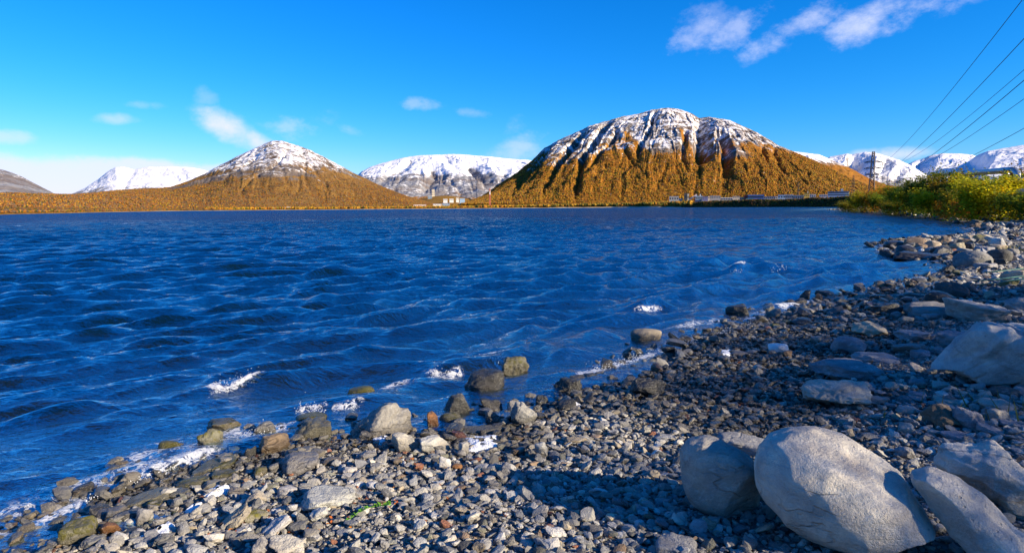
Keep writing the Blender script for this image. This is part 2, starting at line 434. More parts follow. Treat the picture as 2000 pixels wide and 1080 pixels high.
# ------------------------------------------------------------------ far land
FS = [(-900, 330), (-300, 360), (0, 430), (130, 560), (350, 1000), (600, 1100), (1000, 1220), (1200, 1150), (1340, 980), (1450, 860), (1550, 760), (1650, 640), (1720, 470), (1800, 455), (2400, 455), (4200, 455)]
fs_az = np.array([pix_az_el(p[0], 405)[0] for p in FS]); fs_d = np.array([p[1] for p in FS], float)
def far_shore_d(az): return np.interp(az, fs_az, fs_d) + 12 * fbm2(az * 40, az * 0, 3, 21)
FB = [(-900, 1.2), (600, 1.5), (1000, 2.0), (1250, 4), (1330, 5), (1400, 8), (1650, 8), (1720, 5), (4200, 4)]
fb_az = np.array([pix_az_el(p[0], 405)[0] for p in FB]); fb_h = np.array([p[1] for p in FB], float)
GAP_AZ = pix_az_el(868, 400)[0]
def far_z(az, r):
    d = r - far_shore_d(az); h = np.interp(az, fb_az, fb_h)
    wdt = np.where(h > 4.5, 34, 22)
    z = -0.6 + (h + 0.6) * sst(-4, wdt, d) ** 0.8 + np.clip(d - 40, 0, 600) * 0.009 + np.clip(d - 640, 0, 1500) * 0.016
    z = z + 30 * np.exp(-((az - GAP_AZ) / 0.055) ** 2) * sst(150, 900, d)
    x, y = r * np.sin(az), r * np.cos(az)
    return z + np.clip(d / 30, 0, 1) * (0.25 * h * 0.3 + 0.3) * fbm2(x / 45, y / 45, 4, 71)

def land_material(name, gain=3.4, lo=0.32, hi=0.74, rockcol=((0.10, 0.09, 0.085), (0.20, 0.19, 0.18)), vegcols=None, shore_strip=False):
    t = NT(name); c = t.coord('Position')
    vegcols = vegcols or [(0.22, (0.035, 0.022, 0.006)), (0.40, (0.20, 0.075, 0.008)), (0.52, (0.27, 0.115, 0.010)), (0.63, (0.30, 0.16, 0.012)), (0.78, (0.09, 0.09, 0.012))]
    big = t.noise(t.map(c, (1, 1, 0.5)), 0.006, 5, 0.6); n1 = t.noise(c, 0.03, 6, 0.68); n2 = t.noise(c, 0.10, 5, 0.7); fine = t.noise(c, 0.02, 8, 0.75, 0.5)
    snow = t.attr('snow'); veg = t.attr('veg')
    rock = t.mix(t.ramp(fine, 0.35, 0.65), rockcol[0], rockcol[1])
    rock = t.mix(t.ramp(big, 0.4, 0.6, 0, 0.6), rock, (0.13, 0.085, 0.055))
    vc = t.cramp(t.math('ADD', t.math('MULTIPLY', n2, 0.6), t.math('MULTIPLY', t.math('ADD', n1, big), 0.2)), vegcols)
    vm = t.ramp(t.math('ADD', veg, t.math('MULTIPLY', t.math('SUBTRACT', n1, 0.5), 1.1)), 0.42, 0.56)
    col = t.mix(vm, rock, vc)
    if shore_strip:
        col = t.mix(t.attr('strip'), col, (0.45, 0.42, 0.34))
    sm = t.ramp(t.math('ADD', snow, t.math('MULTIPLY', t.math('SUBTRACT', t.math('ADD', t.math('MULTIPLY', fine, 0.65), t.math('MULTIPLY', n2, 0.35)), 0.5), gain)), lo, hi)
    col = t.mix(sm, col, (0.80, 0.80, 0.82))
    nb = t.bump(t.math('ADD', fine, t.math('MULTIPLY', n2, 0.35)), 0.7, 9.0)
    return t.done(t.bsdf(col, 0.9, nb, 0.15))
M_land = land_material('autumn_lowland', shore_strip=True, vegcols=[(0.25, (0.04, 0.03, 0.008)), (0.42, (0.17, 0.085, 0.012)), (0.52, (0.30, 0.15, 0.014)), (0.62, (0.16, 0.13, 0.015)), (0.75, (0.06, 0.075, 0.012))])
M_hill = land_material('autumn_mountain', rockcol=((0.095, 0.072, 0.055), (0.21, 0.175, 0.14)))
M_left = land_material('brown_mountain', rockcol=((0.105, 0.08, 0.06), (0.19, 0.155, 0.125)), vegcols=[(0.22, (0.05, 0.035, 0.018)), (0.40, (0.14, 0.075, 0.025)), (0.52, (0.21, 0.115, 0.028)), (0.63, (0.24, 0.14, 0.03)), (0.78, (0.09, 0.085, 0.025))])
M_snowhill = land_material('snow_mountain', 2.5, 0.34, 0.68, rockcol=((0.16, 0.165, 0.18), (0.30, 0.30, 0.31)))

az = np.radians(np.linspace(-58, 80, 900)); tt = np.concatenate([np.linspace(-8, 60, 40), np.geomspace(66, 3600, 90)])
A = np.repeat(az[:, None], len(tt), 1); Rr = far_shore_d(A) + tt[None, :]
Z = far_z(A, Rr); X, Y = Rr * np.sin(A), Rr * np.cos(A)
dd = Rr - far_shore_d(A)
strip = (1 - sst(3, 9, dd + 3 * fbm2(X / 20, Y / 20, 3, 8))) * (1 - sst(fb_az[4] - .01, fb_az[4] + .02, A)) * sst(np.interp(330, [0, 1], [0, 1]) * 0 - 0.62, -0.45, A)
o = mesh_np('far_shore', np.stack([X, Y, Z], -1).reshape(-1, 3), grid_faces(*X.shape), True,
            {'snow': np.zeros(X.size), 'veg': np.full(X.size, 0.9), 'strip': np.clip(strip, 0, 1).ravel()}, M_land)
tag(o, 'low autumn coloured land along the far side of the lake', 'shore', kind='structure')

# ------------------------------------------------------------------ mountains
def project(Xw, Yw, Zw):
    dz = Zw - CAM_H
    q = Xw * cF[0] + Yw * cF[1] + dz * cF[2]
    return 1000 + FPX * (Xw * cR[0] + Yw * cR[1] + dz * cR[2]) / q, 540 - FPX * (Xw * cU[0] + Yw * cU[1] + dz * cU[2]) / q
def px_poly_signed(PX, PY, line):
    """horizontal signed offset (in photo px) from a line running down the slope, nan-free; 1e3 outside its rows"""
    line = sorted(line, key=lambda p: p[1]); ys = [p[1] for p in line]; xs = [p[0] for p in line]
    gx = np.interp(PY, ys, xs); fade = sst(ys[0] - 14, ys[0] + 3, PY) * (1 - sst(ys[-1] - 10, ys[-1] + 22, PY))
    return PX - gx, fade
def mountain(label, sil, df, dc, na, ns, peak_x, mat, zfoot=3.0, gul=(), rid=1.0, snow_fn=None, veg_fn=None, seed=1, pexp=(1.25, 0.25), fan=1.0, shape_dc=0.5, fine=6.0, st_k=0.22, gdep=0.62):
    pts = np.array([pix_az_el(*p) for p in sil]); o_ = np.argsort(pts[:, 0]); pts = pts[o_]
    azs = np.linspace(pts[0, 0], pts[-1, 0], na)
    el = np.interp(azs, pts[:, 0], pts[:, 1])
    k = max(3, na // 90) | 1
    ker = np.hanning(k + 2)[1:-1]; ker /= ker.sum()
    el = np.convolve(np.pad(el, k // 2, mode='edge'), ker, mode='valid')
    rel = np.clip(el / el.max(), 0.02, 1)
    dfv = df(azs) if callable(df) else np.full(na, float(df))
    dcv = dfv + (dc - dfv) * rel ** shape_dc
    s = np.concatenate([np.linspace(0, 1, ns), np.linspace(1, 1.6, 26)[1:]])
    Sg = np.repeat(s[None, :], na, 0); Ag = np.repeat(azs[:, None], len(s), 1)
    R_ = dfv[:, None] + Sg * (dcv - dfv)[:, None]
    zc = CAM_H + dcv * el
    p = np.where(Sg <= 1, Sg * (pexp[0] - pexp[1] * Sg), 1 - 1.1 * np.clip(Sg - 1, 0, 1) ** 1.3 * 1.6)
    Zg = zfoot + (zc[:, None] - zfoot) * p
    X, Y = R_ * np.sin(Ag), R_ * np.cos(Ag)
    PX, PY = project(X, Y, Zg)
    scale = (zc.max() - zfoot) / 600.0
    env = sst(0, 0.12, Sg) * (1 - 0.75 * sst(0.82, 1.0, Sg)) * np.clip(rel[:, None] * 1.6, 0, 1)
    pa = pix_az_el(peak_x, 300)[0]
    q = (Ag - pa) / (0.42 + fan * 0.62 * (1.05 - np.minimum(Sg, 1)))
    wq = q + 0.022 * fbm2(Ag * 40, Sg * 4, 3, seed + 40)
    rg = ridged2(wq * 26, Sg * 1.1, 3, seed) ; rg2 = ridged2(wq * 75, Sg * 2.6, 3, seed + 9); fb = fbm2(X / 160, Y / 160, 5, seed + 20)
    ramp_ = 0.45 + 0.75 * sst(-0.5, 0.5, fbm2(q * 9, Sg * 2, 2, seed + 50))
    rgi = ridged2(X / 420 + 3, Y / 420, 4, seed + 60)
    streak = fbm2(wq * 210, Sg * 7, 4, seed + 70, 0.6)
    carve = rid * scale * env * (5 * rg * ramp_ + 9 * rg2 + 3.2 * ridged2(wq * 190, Sg * 6, 2, seed + 80) + 16 * rgi) + env * scale * 16 * fb + env * fine * fbm2(X / 38, Y / 38, 4, seed + 31)
    hollow = np.zeros_like(Zg)
    for (line, wl, wr, dep) in gul:
        dx, fade = px_poly_signed(PX + 3.0 * fbm2(Ag * 150, Sg * 14, 2, seed + 3), PY, line)
        v = np.where(dx < 0, np.clip(1 + dx / wl, 0, 1), np.clip(1 - dx / wr, 0, 1)) * fade
        hollow = np.maximum(hollow, v * dep * gdep * (0.40 + 0.60 * sst(345, 300, PY)))
    Zn = np.maximum(Zg + carve - hollow * (1 - 0.92 * sst(0.74, 1.0, Sg)), -3)
    h = (Zn - zfoot) / (zc.max() - zfoot)
    info = dict(streak=streak, h=h, X=X, Y=Y, Z=Zn, S=Sg, A=Ag, PX=PX, PY=PY, rg=rg, rg2=rg2, fb=fb, hollow=hollow)
    # slope
    P = np.stack([X, Y, Zn], -1); N = np.cross(np.gradient(P, axis=0), np.gradient(P, axis=1)); N /= np.linalg.norm(N, axis=-1, keepdims=True) + 1e-9
    info['nz'] = np.abs(N[..., 2])
    snow = snow_fn(info); veg = veg_fn(info); snow = np.where(snow > 0.02, np.clip(snow + streak * st_k, 0, 1.2), 0)
    o = mesh_np('mountain', P.reshape(-1, 3), grid_faces(*X.shape), True, {'snow': snow.ravel(), 'veg': veg.ravel()}, mat)
    tag(o, label, 'mountain', kind='structure')
    info['veg'] = veg; info['snow'] = snow
    return info

main_sil = [(900, 400), (925, 392), (945, 383), (985, 355), (1010, 338), (1040, 313), (1062, 290), (1090, 275), (1120, 262), (1150, 247), (1185, 237), (1215, 228), (1250, 222),
            (1275, 215), (1305, 212), (1330, 215), (1350, 222), (1366, 231), (1385, 229), (1405, 232), (1425, 236), (1450, 246), (1475, 257), (1500, 272), (1520, 285), (1550, 297), (1580, 310),
            (1620, 330), (1650, 345), (1690, 362), (1720, 373), (1760, 382), (1800, 386), (1840, 390)]
main_gul = [([(1073, 284), (1045, 326), (1010, 362)], 9, 13, 55), ([(1141, 258), (1108, 295), (1083, 333), (1060, 372)], 10, 14, 65),
            ([(1190, 236), (1160, 275), (1137, 312), (1125, 378)], 8, 13, 65), ([(1204, 258), (1174, 302), (1140, 345), (1120, 372)], 6, 9, 40),
            ([(1281, 216), (1270, 245), (1254, 280), (1245, 300)], 6, 9, 35),
            ([(1364, 222), (1362, 270), (1363, 312)], 9, 34, 75), ([(1362, 305), (1366, 345), (1356, 380)], 6, 8, 22), ([(1400, 262), (1410, 290), (1413, 312), (1412, 370)], 6, 24, 60),
            ([(1338, 262), (1332, 300)], 5, 8, 25), ([(1487, 290), (1492, 306), (1501, 326)], 4, 8, 28), ([(1511, 299), (1522, 325), (1537, 348)], 5, 7, 24),
            ([(1222, 300), (1240, 322), (1270, 360)], 6, 7, 18), ([(1228, 325), (1216, 345), (1213, 378)], 5, 7, 22), ([(1180, 330), (1160, 365)], 5, 8, 20),
            ([(1330, 310), (1350, 345), (1362, 355)], 6, 8, 20), ([(1300, 330), (1285, 365)], 5, 7, 18), ([(1440, 320), (1465, 345)], 5, 6, 16), ([(1560, 325), (1590, 355)], 6, 6, 12),
            ([(1030, 345), (1000, 380)], 6, 8, 20)]
def main_snow(i):
    right = sst(1380, 1560, i['PX'])
    c = sst(0.02, 0.52, i['h'] + 0.30 * i['fb'] - 0.08 * i['rg2'] - 0.16 * right)
    c = c - 0.10 * sst(0.50, 0.25, i['nz']) - 0.1 * right
    tongue = np.zeros_like(c)
    for ln, w in (([(1225, 258), (1250, 300), (1262, 330)], 9), ([(1330, 255), (1345, 300)], 6)):   # orange grass running up the gully fans
        dx, f = px_poly_signed(i['PX'], i['PY'], ln); tongue = np.maximum(tongue, f * np.clip(1.4 - np.abs(dx) / w, 0, 1))
    i['tongue'] = tongue
    return np.clip(c * 0.49, 0, 0.95) * (1 - 0.8 * np.clip(tongue, 0, 1)) * sst(0.08, 0.45, i['h'])
def main_veg(i):
    v = 1 - sst(0.30, 0.58, i['h'] + 0.13 * i['rg'] + 0.16 * i['fb'] - 0.14 * sst(1430, 1600, i['PX']))
    return np.clip(np.maximum(v, 0.75 * i['tongue']) - 0.12 * sst(0, 30, i['hollow']), 0, 1)
mt_main = mountain('big dome shaped mountain with snowy top and orange forested foot', main_sil, 1420, 2850, 760, 250, 1305, M_hill, 9.0, main_gul, 1.0, main_snow, main_veg, 3)

left_sil = [(-700, 380), (-300, 381), (0, 379), (50, 380), (100, 381), (140, 381), (180, 378), (230, 373), (280, 370), (310, 369), (335, 366), (370, 353), (400, 340), (420, 328), (440, 318), (460, 307), (480, 298),
            (500, 289), (520, 280), (535, 275), (550, 276), (570, 282), (590, 288), (610, 297), (640, 312), (665, 325), (690, 338), (715, 350), (740, 362), (770, 375), (800, 386), (830, 393), (870, 398), (900, 401)]
lf_az = np.array([pix_az_el(x, 405)[0] for x in (-700, 0, 150, 350, 600, 900)]); lf_d = np.array([700, 760, 850, 1150, 1250, 1400.0])
def left_snow(i):
    c = sst(0.06, 0.52, i['h'] + 0.28 * i['fb'] - 0.06 * i['rg2'] - 0.20 * sst(560, 720, i['PX']) + 0.05)
    return np.clip(c * 0.56, 0, 0.95) * sst(300, 420, i['PX']) * sst(.14, .46, i['h'])
def left_veg(i):
    return 1 - sst(0.16, 0.52, i['h'] + 0.10 * i['rg'] + 0.30 * i['fb'] - 0.06 * sst(560, 700, i['PX']))
mt_left = mountain('pointed snow dusted mountain with orange forest below, left of centre', left_sil, lambda a: np.interp(a, lf_az, lf_d), 3000, 760, 200, 540, M_left, 3.0,
                   [([(560, 300), (530, 330), (470, 368)], 6, 8, 22), ([(590, 300), (615, 335), (640, 370)], 6, 7, 18), ([(545, 320), (560, 360)], 5, 6, 12), ([(640, 325), (690, 375)], 6, 6, 14), ([(500, 310), (440, 352)], 5, 7, 16)],
                   0.75, left_snow, left_veg, 17)
full = lambda lo, hi, k=1.0, gap=0.0: (lambda i: np.clip(k * sst(lo, hi, i['h'] + 0.12 * i['fb']) - gap * sst(0.6, 0.3, i['nz']), 0, 1.15))
none = lambda i: np.zeros_like(i['h'])
lowveg = lambda a, b: (lambda i: 1 - sst(a, b, i['h'] + 0.12 * i['fb']))

def centre_snow(i):
    c = sst(0.36, 0.58, i['h'] + 0.16 * i['fb'] + 0.05 * i['rg'])
    return np.clip(0.30 + 0.85 * c - 0.7 * sst(15, 50, i['hollow']) , 0, 1.2)
mountain('broad flat topped white mountain in the gap between the two nearer peaks',
         [(640, 392), (690, 352), (705, 336), (720, 328), (750, 318), (780, 310), (800, 306), (840, 303), (885, 301.5), (920, 304), (960, 307), (1000, 311), (1030, 313), (1060, 318), (1120, 350), (1200, 392)],
         3300, 6500, 420, 170, 860, M_snowhill, 20.0,
         [([(800, 312), (775, 335), (745, 352)], 10, 22, 90), ([(842, 332), (850, 345), (830, 365)], 18, 30, 150), ([(915, 325), (930, 342), (945, 356)], 12, 38, 190), ([(870, 305), (885, 325)], 20, 18, 60), ([(985, 340), (960, 372)], 8, 14, 70), ([(880, 355), (900, 375)], 8, 12, 60)],
         0.75, centre_snow, lowveg(0.02, 0.10), 29, shape_dc=0.6, fine=7)
mountain('long white mountain wrapped in cloud on the left, behind the orange foothill',
         [(110, 392), (140, 379), (165, 368), (190, 352), (210, 336), (225, 327), (240, 326), (262, 331), (290, 326), (330, 325), (370, 327), (395, 331), (430, 341), (450, 352), (520, 392)],
         4500, 8000, 320, 120, 260, M_snowhill, 20.0,
         [([(262, 328), (250, 348), (240, 372)], 16, 10, 90), ([(300, 328), (330, 350), (370, 358)], 8, 40, 150), ([(345, 328), (360, 345)], 8, 20, 90)],
         0.6, full(0.1, 0.45, 0.88, 0.35), none, 41, fine=7)
mountain('dark grey mountain flank at the far left edge',
         [(-420, 330), (-250, 300), (-100, 315), (0, 331), (20, 336), (45, 347), (70, 360), (90, 370), (105, 378), (125, 390)],
         1800, 3600, 220, 110, -200, M_snowhill, 12.0, (), 0.6, lambda i: np.clip(0.34 * sst(0.2, 0.6, i['h']), 0, 1), lowveg(0.02, 0.2), 53)
mountain('brown ridge with a dusting of snow behind the right foot of the dome',
         [(1480, 320), (1520, 300), (1547, 296), (1580, 300), (1598, 302), (1616, 309), (1640, 320), (1661, 329), (1680, 340), (1700, 350), (1740, 364), (1790, 374), (1860, 384), (1940, 392)],
         2500, 4200, 320, 130, 1570, M_hill, 15.0, (), 0.6, lambda i: np.clip(0.85 * sst(0.52, 0.85, i['h'] + 0.1 * i['fb']), 0, 1), lambda i: np.clip(0.9 - sst(0.5, 0.8, i['h']), 0, 1), 61)
mountain('white mountain with a blue shaded left face behind the tall pylon',
         [(1560, 345), (1600, 318), (1620, 307), (1650, 301), (1690, 296), (1705, 298), (1720, 302), (1735, 306), (1755, 312), (1775, 322), (1800, 337), (1815, 345), (1850, 358), (1900, 372), (1960, 390)],
         3400, 5600, 320, 130, 1690, M_snowhill, 20.0, [([(1664, 297), (1660, 320), (1655, 345)], 8, 50, 230), ([(1730, 310), (1720, 335)], 8, 24, 90), ([(1760, 325), (1745, 350)], 8, 20, 70)],
         0.9, full(0.08, 0.45, 0.70, 0.3), lowveg(0.06, 0.2), 67, fine=7)
mountain('low rounded white mountain above the bushes, third from the right',
         [(1740, 345), (1770, 322), (1790, 313), (1815, 304), (1840, 300), (1870, 300), (1900, 303), (1920, 312), (1950, 330), (2000, 360), (2040, 390)],
         4500, 6800, 260, 110, 1850, M_snowhill, 20.0, [([(1800, 306), (1795, 325), (1785, 345)], 14, 34, 150)], 0.7, full(0.02, 0.4, 0.84, 0.25), none, 73, fine=7)
mountain('white mountain running out of the right edge behind the pipeline',
         [(1780, 372), (1830, 348), (1860, 332), (1880, 319), (1905, 305), (1930, 295), (1960, 290), (1985, 286), (2000, 284), (2060, 277), (2160, 272), (2300, 290), (2420, 330), (2560, 390)],
         3600, 5600, 380, 130, 2100, M_snowhill, 20.0, [([(1895, 312), (1880, 335), (1865, 350)], 20, 48, 260)], 0.5, full(0.02, 0.4, 0.84, 0.25), none, 79, fine=7)

# autumn forest: crowns standing on the mountain feet and along the far shore
def blob_mesh(name, P, sx, sz, col, mat, rng, sub=0):
    if sub == 0:
        bv = np.array([[1,0,.0],[0,1,.0],[-1,0,0],[0,-1,0],[0,0,1.0],[0,0,-1.0],[.7,.7,.55],[-.7,.7,.55],[-.7,-.7,.55],[.7,-.7,.55]], float)
        bf = np.array([[0,6,9],[6,4,9],[9,4,8],[6,7,4],[7,8,4],[1,7,6],[0,1,6],[2,8,7],[1,2,7],[3,9,8],[2,3,8],[0,9,3],[0,5,1],[1,5,2],[2,5,3],[3,5,0]])
    else:
        bm = bmesh.new(); bmesh.ops.create_icosphere(bm, subdivisions=2, radius=1)
        bv = np.array([v.co[:] for v in bm.verts]); bf = np.array([[v.index for v in f.verts] for f in bm.faces]); bm.free()
    n, k = len(P), len(bv)
    jit = 1 + 0.35 * rng.uniform(-1, 1, (n, k, 1)) * (1 if sub == 0 else 1.2)
    th = rng.uniform(0, 6.28, n); c_, s_ = np.cos(th)[:, None], np.sin(th)[:, None]
    V = bv[None] * jit
    x = (V[..., 0] * c_ - V[..., 1] * s_) * sx[:, None]; y = (V[..., 0] * s_ + V[..., 1] * c_) * sx[:, None]; z = V[..., 2] * sz[:, None]
    V = np.stack([x, y, z], -1) + P[:, None, :]
    F = (bf[None] + (np.arange(n) * k)[:, None, None]).reshape(-1, 3)
    cv = np.repeat(col[:, None, :], k, 1) * (1 + 0.12 * rng.uniform(-1, 1, (n, k, 1)))
    return mesh_np(name, V.reshape(-1, 3), F, True, {'tint': np.clip(cv, 0, 1).reshape(-1, 3)}, mat)
t = NT('autumn_crowns'); M_crown = t.done(t.bsdf(t.mix(1.0, t.attr('tint', True), t.cramp(t.noise(t.coord('Position'), 0.6, 4, 0.7), [(0.3, (0.75, 0.75, 0.75)), (0.7, (1.15, 1.15, 1.15))]), 'MULTIPLY'), 0.9, None, 0.1))
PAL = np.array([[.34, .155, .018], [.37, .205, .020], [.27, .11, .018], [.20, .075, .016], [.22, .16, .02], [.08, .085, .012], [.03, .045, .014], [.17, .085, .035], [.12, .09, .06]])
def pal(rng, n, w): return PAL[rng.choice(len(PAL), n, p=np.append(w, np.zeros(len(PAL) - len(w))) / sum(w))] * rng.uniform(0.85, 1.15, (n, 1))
def forest_on(name, label, info, n, w, seed, zmax_px=None, size=(2.4, 4.4), keep=0.35, hmax=.3, darken=1.0):
    rng = np.random.default_rng(seed)
    na, ns_ = info['X'].shape
    ia = rng.uniform(0, na - 1.01, n * 4); js = rng.uniform(0, 1, n * 4) ** 0.9 * (np.argmax(info['S'][0] >= 1) - 1)
    i0, j0 = ia.astype(int), js.astype(int); fi, fj = ia - i0, js - j0
    def lerp(Q): return (Q[i0, j0] * (1 - fi) + Q[i0 + 1, j0] * fi) * (1 - fj) + (Q[i0, j0 + 1] * (1 - fi) + Q[i0 + 1, j0 + 1] * fi) * fj
    v = lerp(info['veg']); x, y, z = lerp(info['X']), lerp(info['Y']), lerp(info['Z'])
    clump = fbm2(x / 70, y / 70, 3, seed)
    hh = lerp(info['h'])
    ok = (v + 0.55 * clump + rng.uniform(-.25, .25, len(v)) > keep + 0.35) & (hh + .10 * clump + rng.uniform(-.12, .03, len(v)) < hmax) & (rng.random(len(v)) < 1.1 - hh / hmax * .8)
    idx = np.nonzero(ok)[0][:n]
    P = np.stack([x, y, z], -1)[idx]
    hgt = rng.uniform(*size, len(idx)); P[:, 2] += hgt * 0.7
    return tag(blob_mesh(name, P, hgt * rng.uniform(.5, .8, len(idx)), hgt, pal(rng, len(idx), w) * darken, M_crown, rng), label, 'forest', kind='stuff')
forest_on('autumn_forest', 'orange and gold birch forest on the slopes of the dome shaped mountain', mt_main, 80000, [5, 5, 4, 3, 2.5, 1.6, 1.0, 2, 1], 5, size=(0.9, 2.3), hmax=.36, darken=.92)
forest_on('autumn_forest', 'rust orange forest on the foothill and slopes of the left mountain', mt_left, 80000, [2, 1.5, 3, 3.5, .9, .8, .6, 6, 4.5], 6, size=(0.7, 1.5), hmax=.28, darken=.95)
def forest_shore(name, label, x0, x1, dmin, dmax, n, w, seed, size, clumpk=0.3, sub=0, darken=1.0):
    rng = np.random.default_rng(seed)
    a0, a1 = pix_az_el(x0, 405)[0], pix_az_el(x1, 405)[0]
    a = rng.uniform(a0, a1, n * 2); d = dmin + (dmax - dmin) * rng.uniform(0, 1, n * 2) ** 1.4
    r = far_shore_d(a) + d; x, y = r * np.sin(a), r * np.cos(a)
    ok = fbm2(x / 40, y / 40, 3, seed) + rng.uniform(-.5, .5, len(a)) > -clumpk
    x, y, a, r = x[ok][:n], y[ok][:n], a[ok][:n], r[ok][:n]
    h = rng.uniform(*size, len(x)); P = np.stack([x, y, far_z(a, r) + h * .6], -1)
    return tag(blob_mesh(name, P, h * rng.uniform(.55, .95, len(x)), h, pal(rng, len(x), w) * darken, M_crown, rng, sub), label, 'forest', kind='stuff')
forest_shore('lowland_forest', 'orange brown bush belt along the far left shore', -350, 420, 10, 420, 20000, [1.5, 1, 3, 3, 1.5, 2, 1, 6, 6], 11, (0.4, 1.2), darken=.8)
forest_shore('lowland_forest', 'orange and green trees along the shore in the gap and under the left mountain', 400, 960, 14, 300, 9000, [4, 4, 3, 2, 3, 3, 1], 12, (1.0, 2.4))
forest_shore('lowland_forest', 'mixed green and orange bushes on the shore below the dome', 930, 1350, 12, 380, 9000, [4, 4, 2, 1, 3, 4, 3], 13, (1.4, 3.2))
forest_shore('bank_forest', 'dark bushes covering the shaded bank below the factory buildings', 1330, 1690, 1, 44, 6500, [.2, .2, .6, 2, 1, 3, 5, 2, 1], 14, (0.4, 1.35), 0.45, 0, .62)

# ------------------------------------------------------------------ water
FOAM = [  # px line, half width (m), strength
    ([(-60, 1052), (60, 1024), (130, 990), (200, 958), (280, 926), (340, 903), (400, 886)], 0.11, .85), ([(-40, 1010), (60, 985), (180, 945), (300, 890)], .16, .42),
    ([(260, 905), (330, 868), (420, 860), (470, 850)], 0.22, .5), ([(412, 762), (440, 764), (470, 756), (510, 742)], 0.055, .85), ([(485, 852), (540, 838), (575, 834)], .12, .8),
    ([(585, 806), (630, 800)], .04, .8), ([(750, 762), (800, 748)], .08, .7), ([(830, 726), (870, 732), (898, 724)], .06, .7), ([(935, 697), (990, 690)], .04, .6), ([(660, 800), (700, 792)], .07, .6),
    ([(1140, 730), (1200, 716), (1250, 700), (1292, 688)], .085, .9), ([(1296, 684), (1330, 668), (1380, 655), (1430, 645), (1478, 633)], .14, .9), ([(1340, 640), (1420, 625), (1500, 612)], .2, .5),
    ([(1240, 608), (1265, 605), (1294, 601)], .04, .5), ([(1425, 532), (1452, 531)], .10, .62), ([(1505, 527), (1537, 525)], .10, .62), ([(1540, 603), (1590, 588)], .25, .75), ([(1790, 552), (1865, 536)], .35, .75),
    ([(1870, 510), (1850, 505)], .3, .6), ([(1880, 470), (1935, 456), (1900, 443)], .8, .6), ([(1735, 492), (1725, 480), (1760, 470)], .4, .5), ([(600, 700), (640, 690)], .05, .3), ([(380, 700), (430, 697)], .05, .3),
    ([(240, 437), (265, 436)], .4, .6), ([(30, 442), (48, 441)], .4, .6), ([(590, 430), (604, 430)], .5, .5), ([(1175, 446), (1190, 445)], .3, .5), ([(1390, 470), (1410, 469)], .2, .5)]
FOAM = [([tuple(on_plane(*p)[:2]) for p in l], w, s) for l, w, s in FOAM]
BREAK = [([(-140, 868), (0, 838), (120, 813), (260, 786), (400, 762), (520, 742), (640, 735)], .13, .20), ([(1150, 615), (1230, 607), (1290, 597), (1345, 606)], .15, .26), ([(1395, 534), (1470, 530), (1545, 524)], .14, .35),
         ([(990, 700), (1050, 672), (1085, 690)], .10, .2), ([(660, 640), (800, 655), (960, 640)], .06, .3), ([(1480, 560), (1650, 548), (1760, 535)], .09, .35), ([(440, 690), (620, 665), (760, 650)], .10, .32)]
BREAK = [([tuple(on_plane(*p)[:2]) for p in l], h, w) for l, h, w in BREAK]
rng = np.random.default_rng(4)
WAVES = []
for k in range(110):
    lam = 0.20 * (2.4 / 0.20) ** rng.random()
    th = math.radians(-56) + rng.normal(0, 0.32)
    amp = 0.0128 * lam ** 0.9 * rng.uniform(0.5, 1.3) * (1.0 if lam < 1.5 else 0.62)
    WAVES.append((lam, math.cos(th), math.sin(th), amp, rng.uniform(0, 6.283)))
rw = np.geomspace(2.6, 330, 900); rw = np.concatenate([rw, np.geomspace(335, 4200, 60)])
A, Rr, X, Y = polar_grid(-62, 62, 900, rw)
Sw = shore_s(X, Y)
near = np.clip(-Sw, 0, 50)
att = 0.35 + 0.65 * sst(0.0, 2.2, near)
dsp = np.maximum(Rr * math.log(330 / 2.6) / 900, Rr * math.radians(124) / 900)
Zw = np.zeros_like(X); DX = np.zeros_like(X); DY = np.zeros_like(X)
wx, wy = X + 0.5 * fbm2(X * .25, Y * .25, 2, 61), Y + 0.5 * fbm2(X * .25, Y * .25, 2, 62)
gust = 0.75 + 0.5 * fbm2(X * .12, Y * .12, 3, 64)
for lam, cx_, sy_, amp, ph in WAVES:
    k = 2 * math.pi / lam
    f = sst(2.0, 4.0, lam / dsp)
    m = f > 0
    arg = k * (cx_ * wx[m] + sy_ * wy[m]) + ph
    a_ = amp * f[m] * att[m] * gust[m]
    Zw[m] += a_ * np.sin(arg); c_ = 0.4 * a_ * np.cos(arg)
    DX[m] += cx_ * c_; DY[m] += sy_ * c_
for line, hh, ww in BREAK:
    bb = np.array(line); m = (np.abs(X - bb[:, 0].mean()) < np.ptp(bb[:, 0]) / 2 + 3) & (np.abs(Y - bb[:, 1].mean()) < np.ptp(bb[:, 1]) / 2 + 3)
    d = seg_dist(X[m], Y[m], bb); g = np.exp(-(d / ww) ** 2) * (0.75 + 0.5 * fbm2(X[m] * 1.2, Y[m] * 1.2, 2, 77))
    e = np.minimum(np.hypot(X[m] - bb[0, 0], Y[m] - bb[0, 1]), np.hypot(X[m] - bb[-1, 0], Y[m] - bb[-1, 1]))
    Zw[m] += hh * g * sst(0, 0.9, e)
foam = np.zeros_like(X)
for line, ww, st in FOAM:
    bb = np.array(line); pad = ww * 4
    m = (X > bb[:, 0].min() - pad) & (X < bb[:, 0].max() + pad) & (Y > bb[:, 1].min() - pad) & (Y < bb[:, 1].max() + pad)
    d = seg_dist(X[m] + 0.5 * ww * fbm2(X[m] * 3, Y[m] * 3, 2, 5), Y[m] + 0.5 * ww * fbm2(X[m] * 3, Y[m] * 3, 2, 6), bb)
    foam[m] = np.maximum(foam[m], st * np.exp(-(d / ww) ** 2))
lap = (1 - sst(0.03, 0.22, np.abs(Sw + 0.06))) * 0.22 * sst(-.3, .3, fbm2(X * 1.5, Y * 1.5, 2, 66)) * (Rr < 40)
foam = np.maximum(foam, lap)
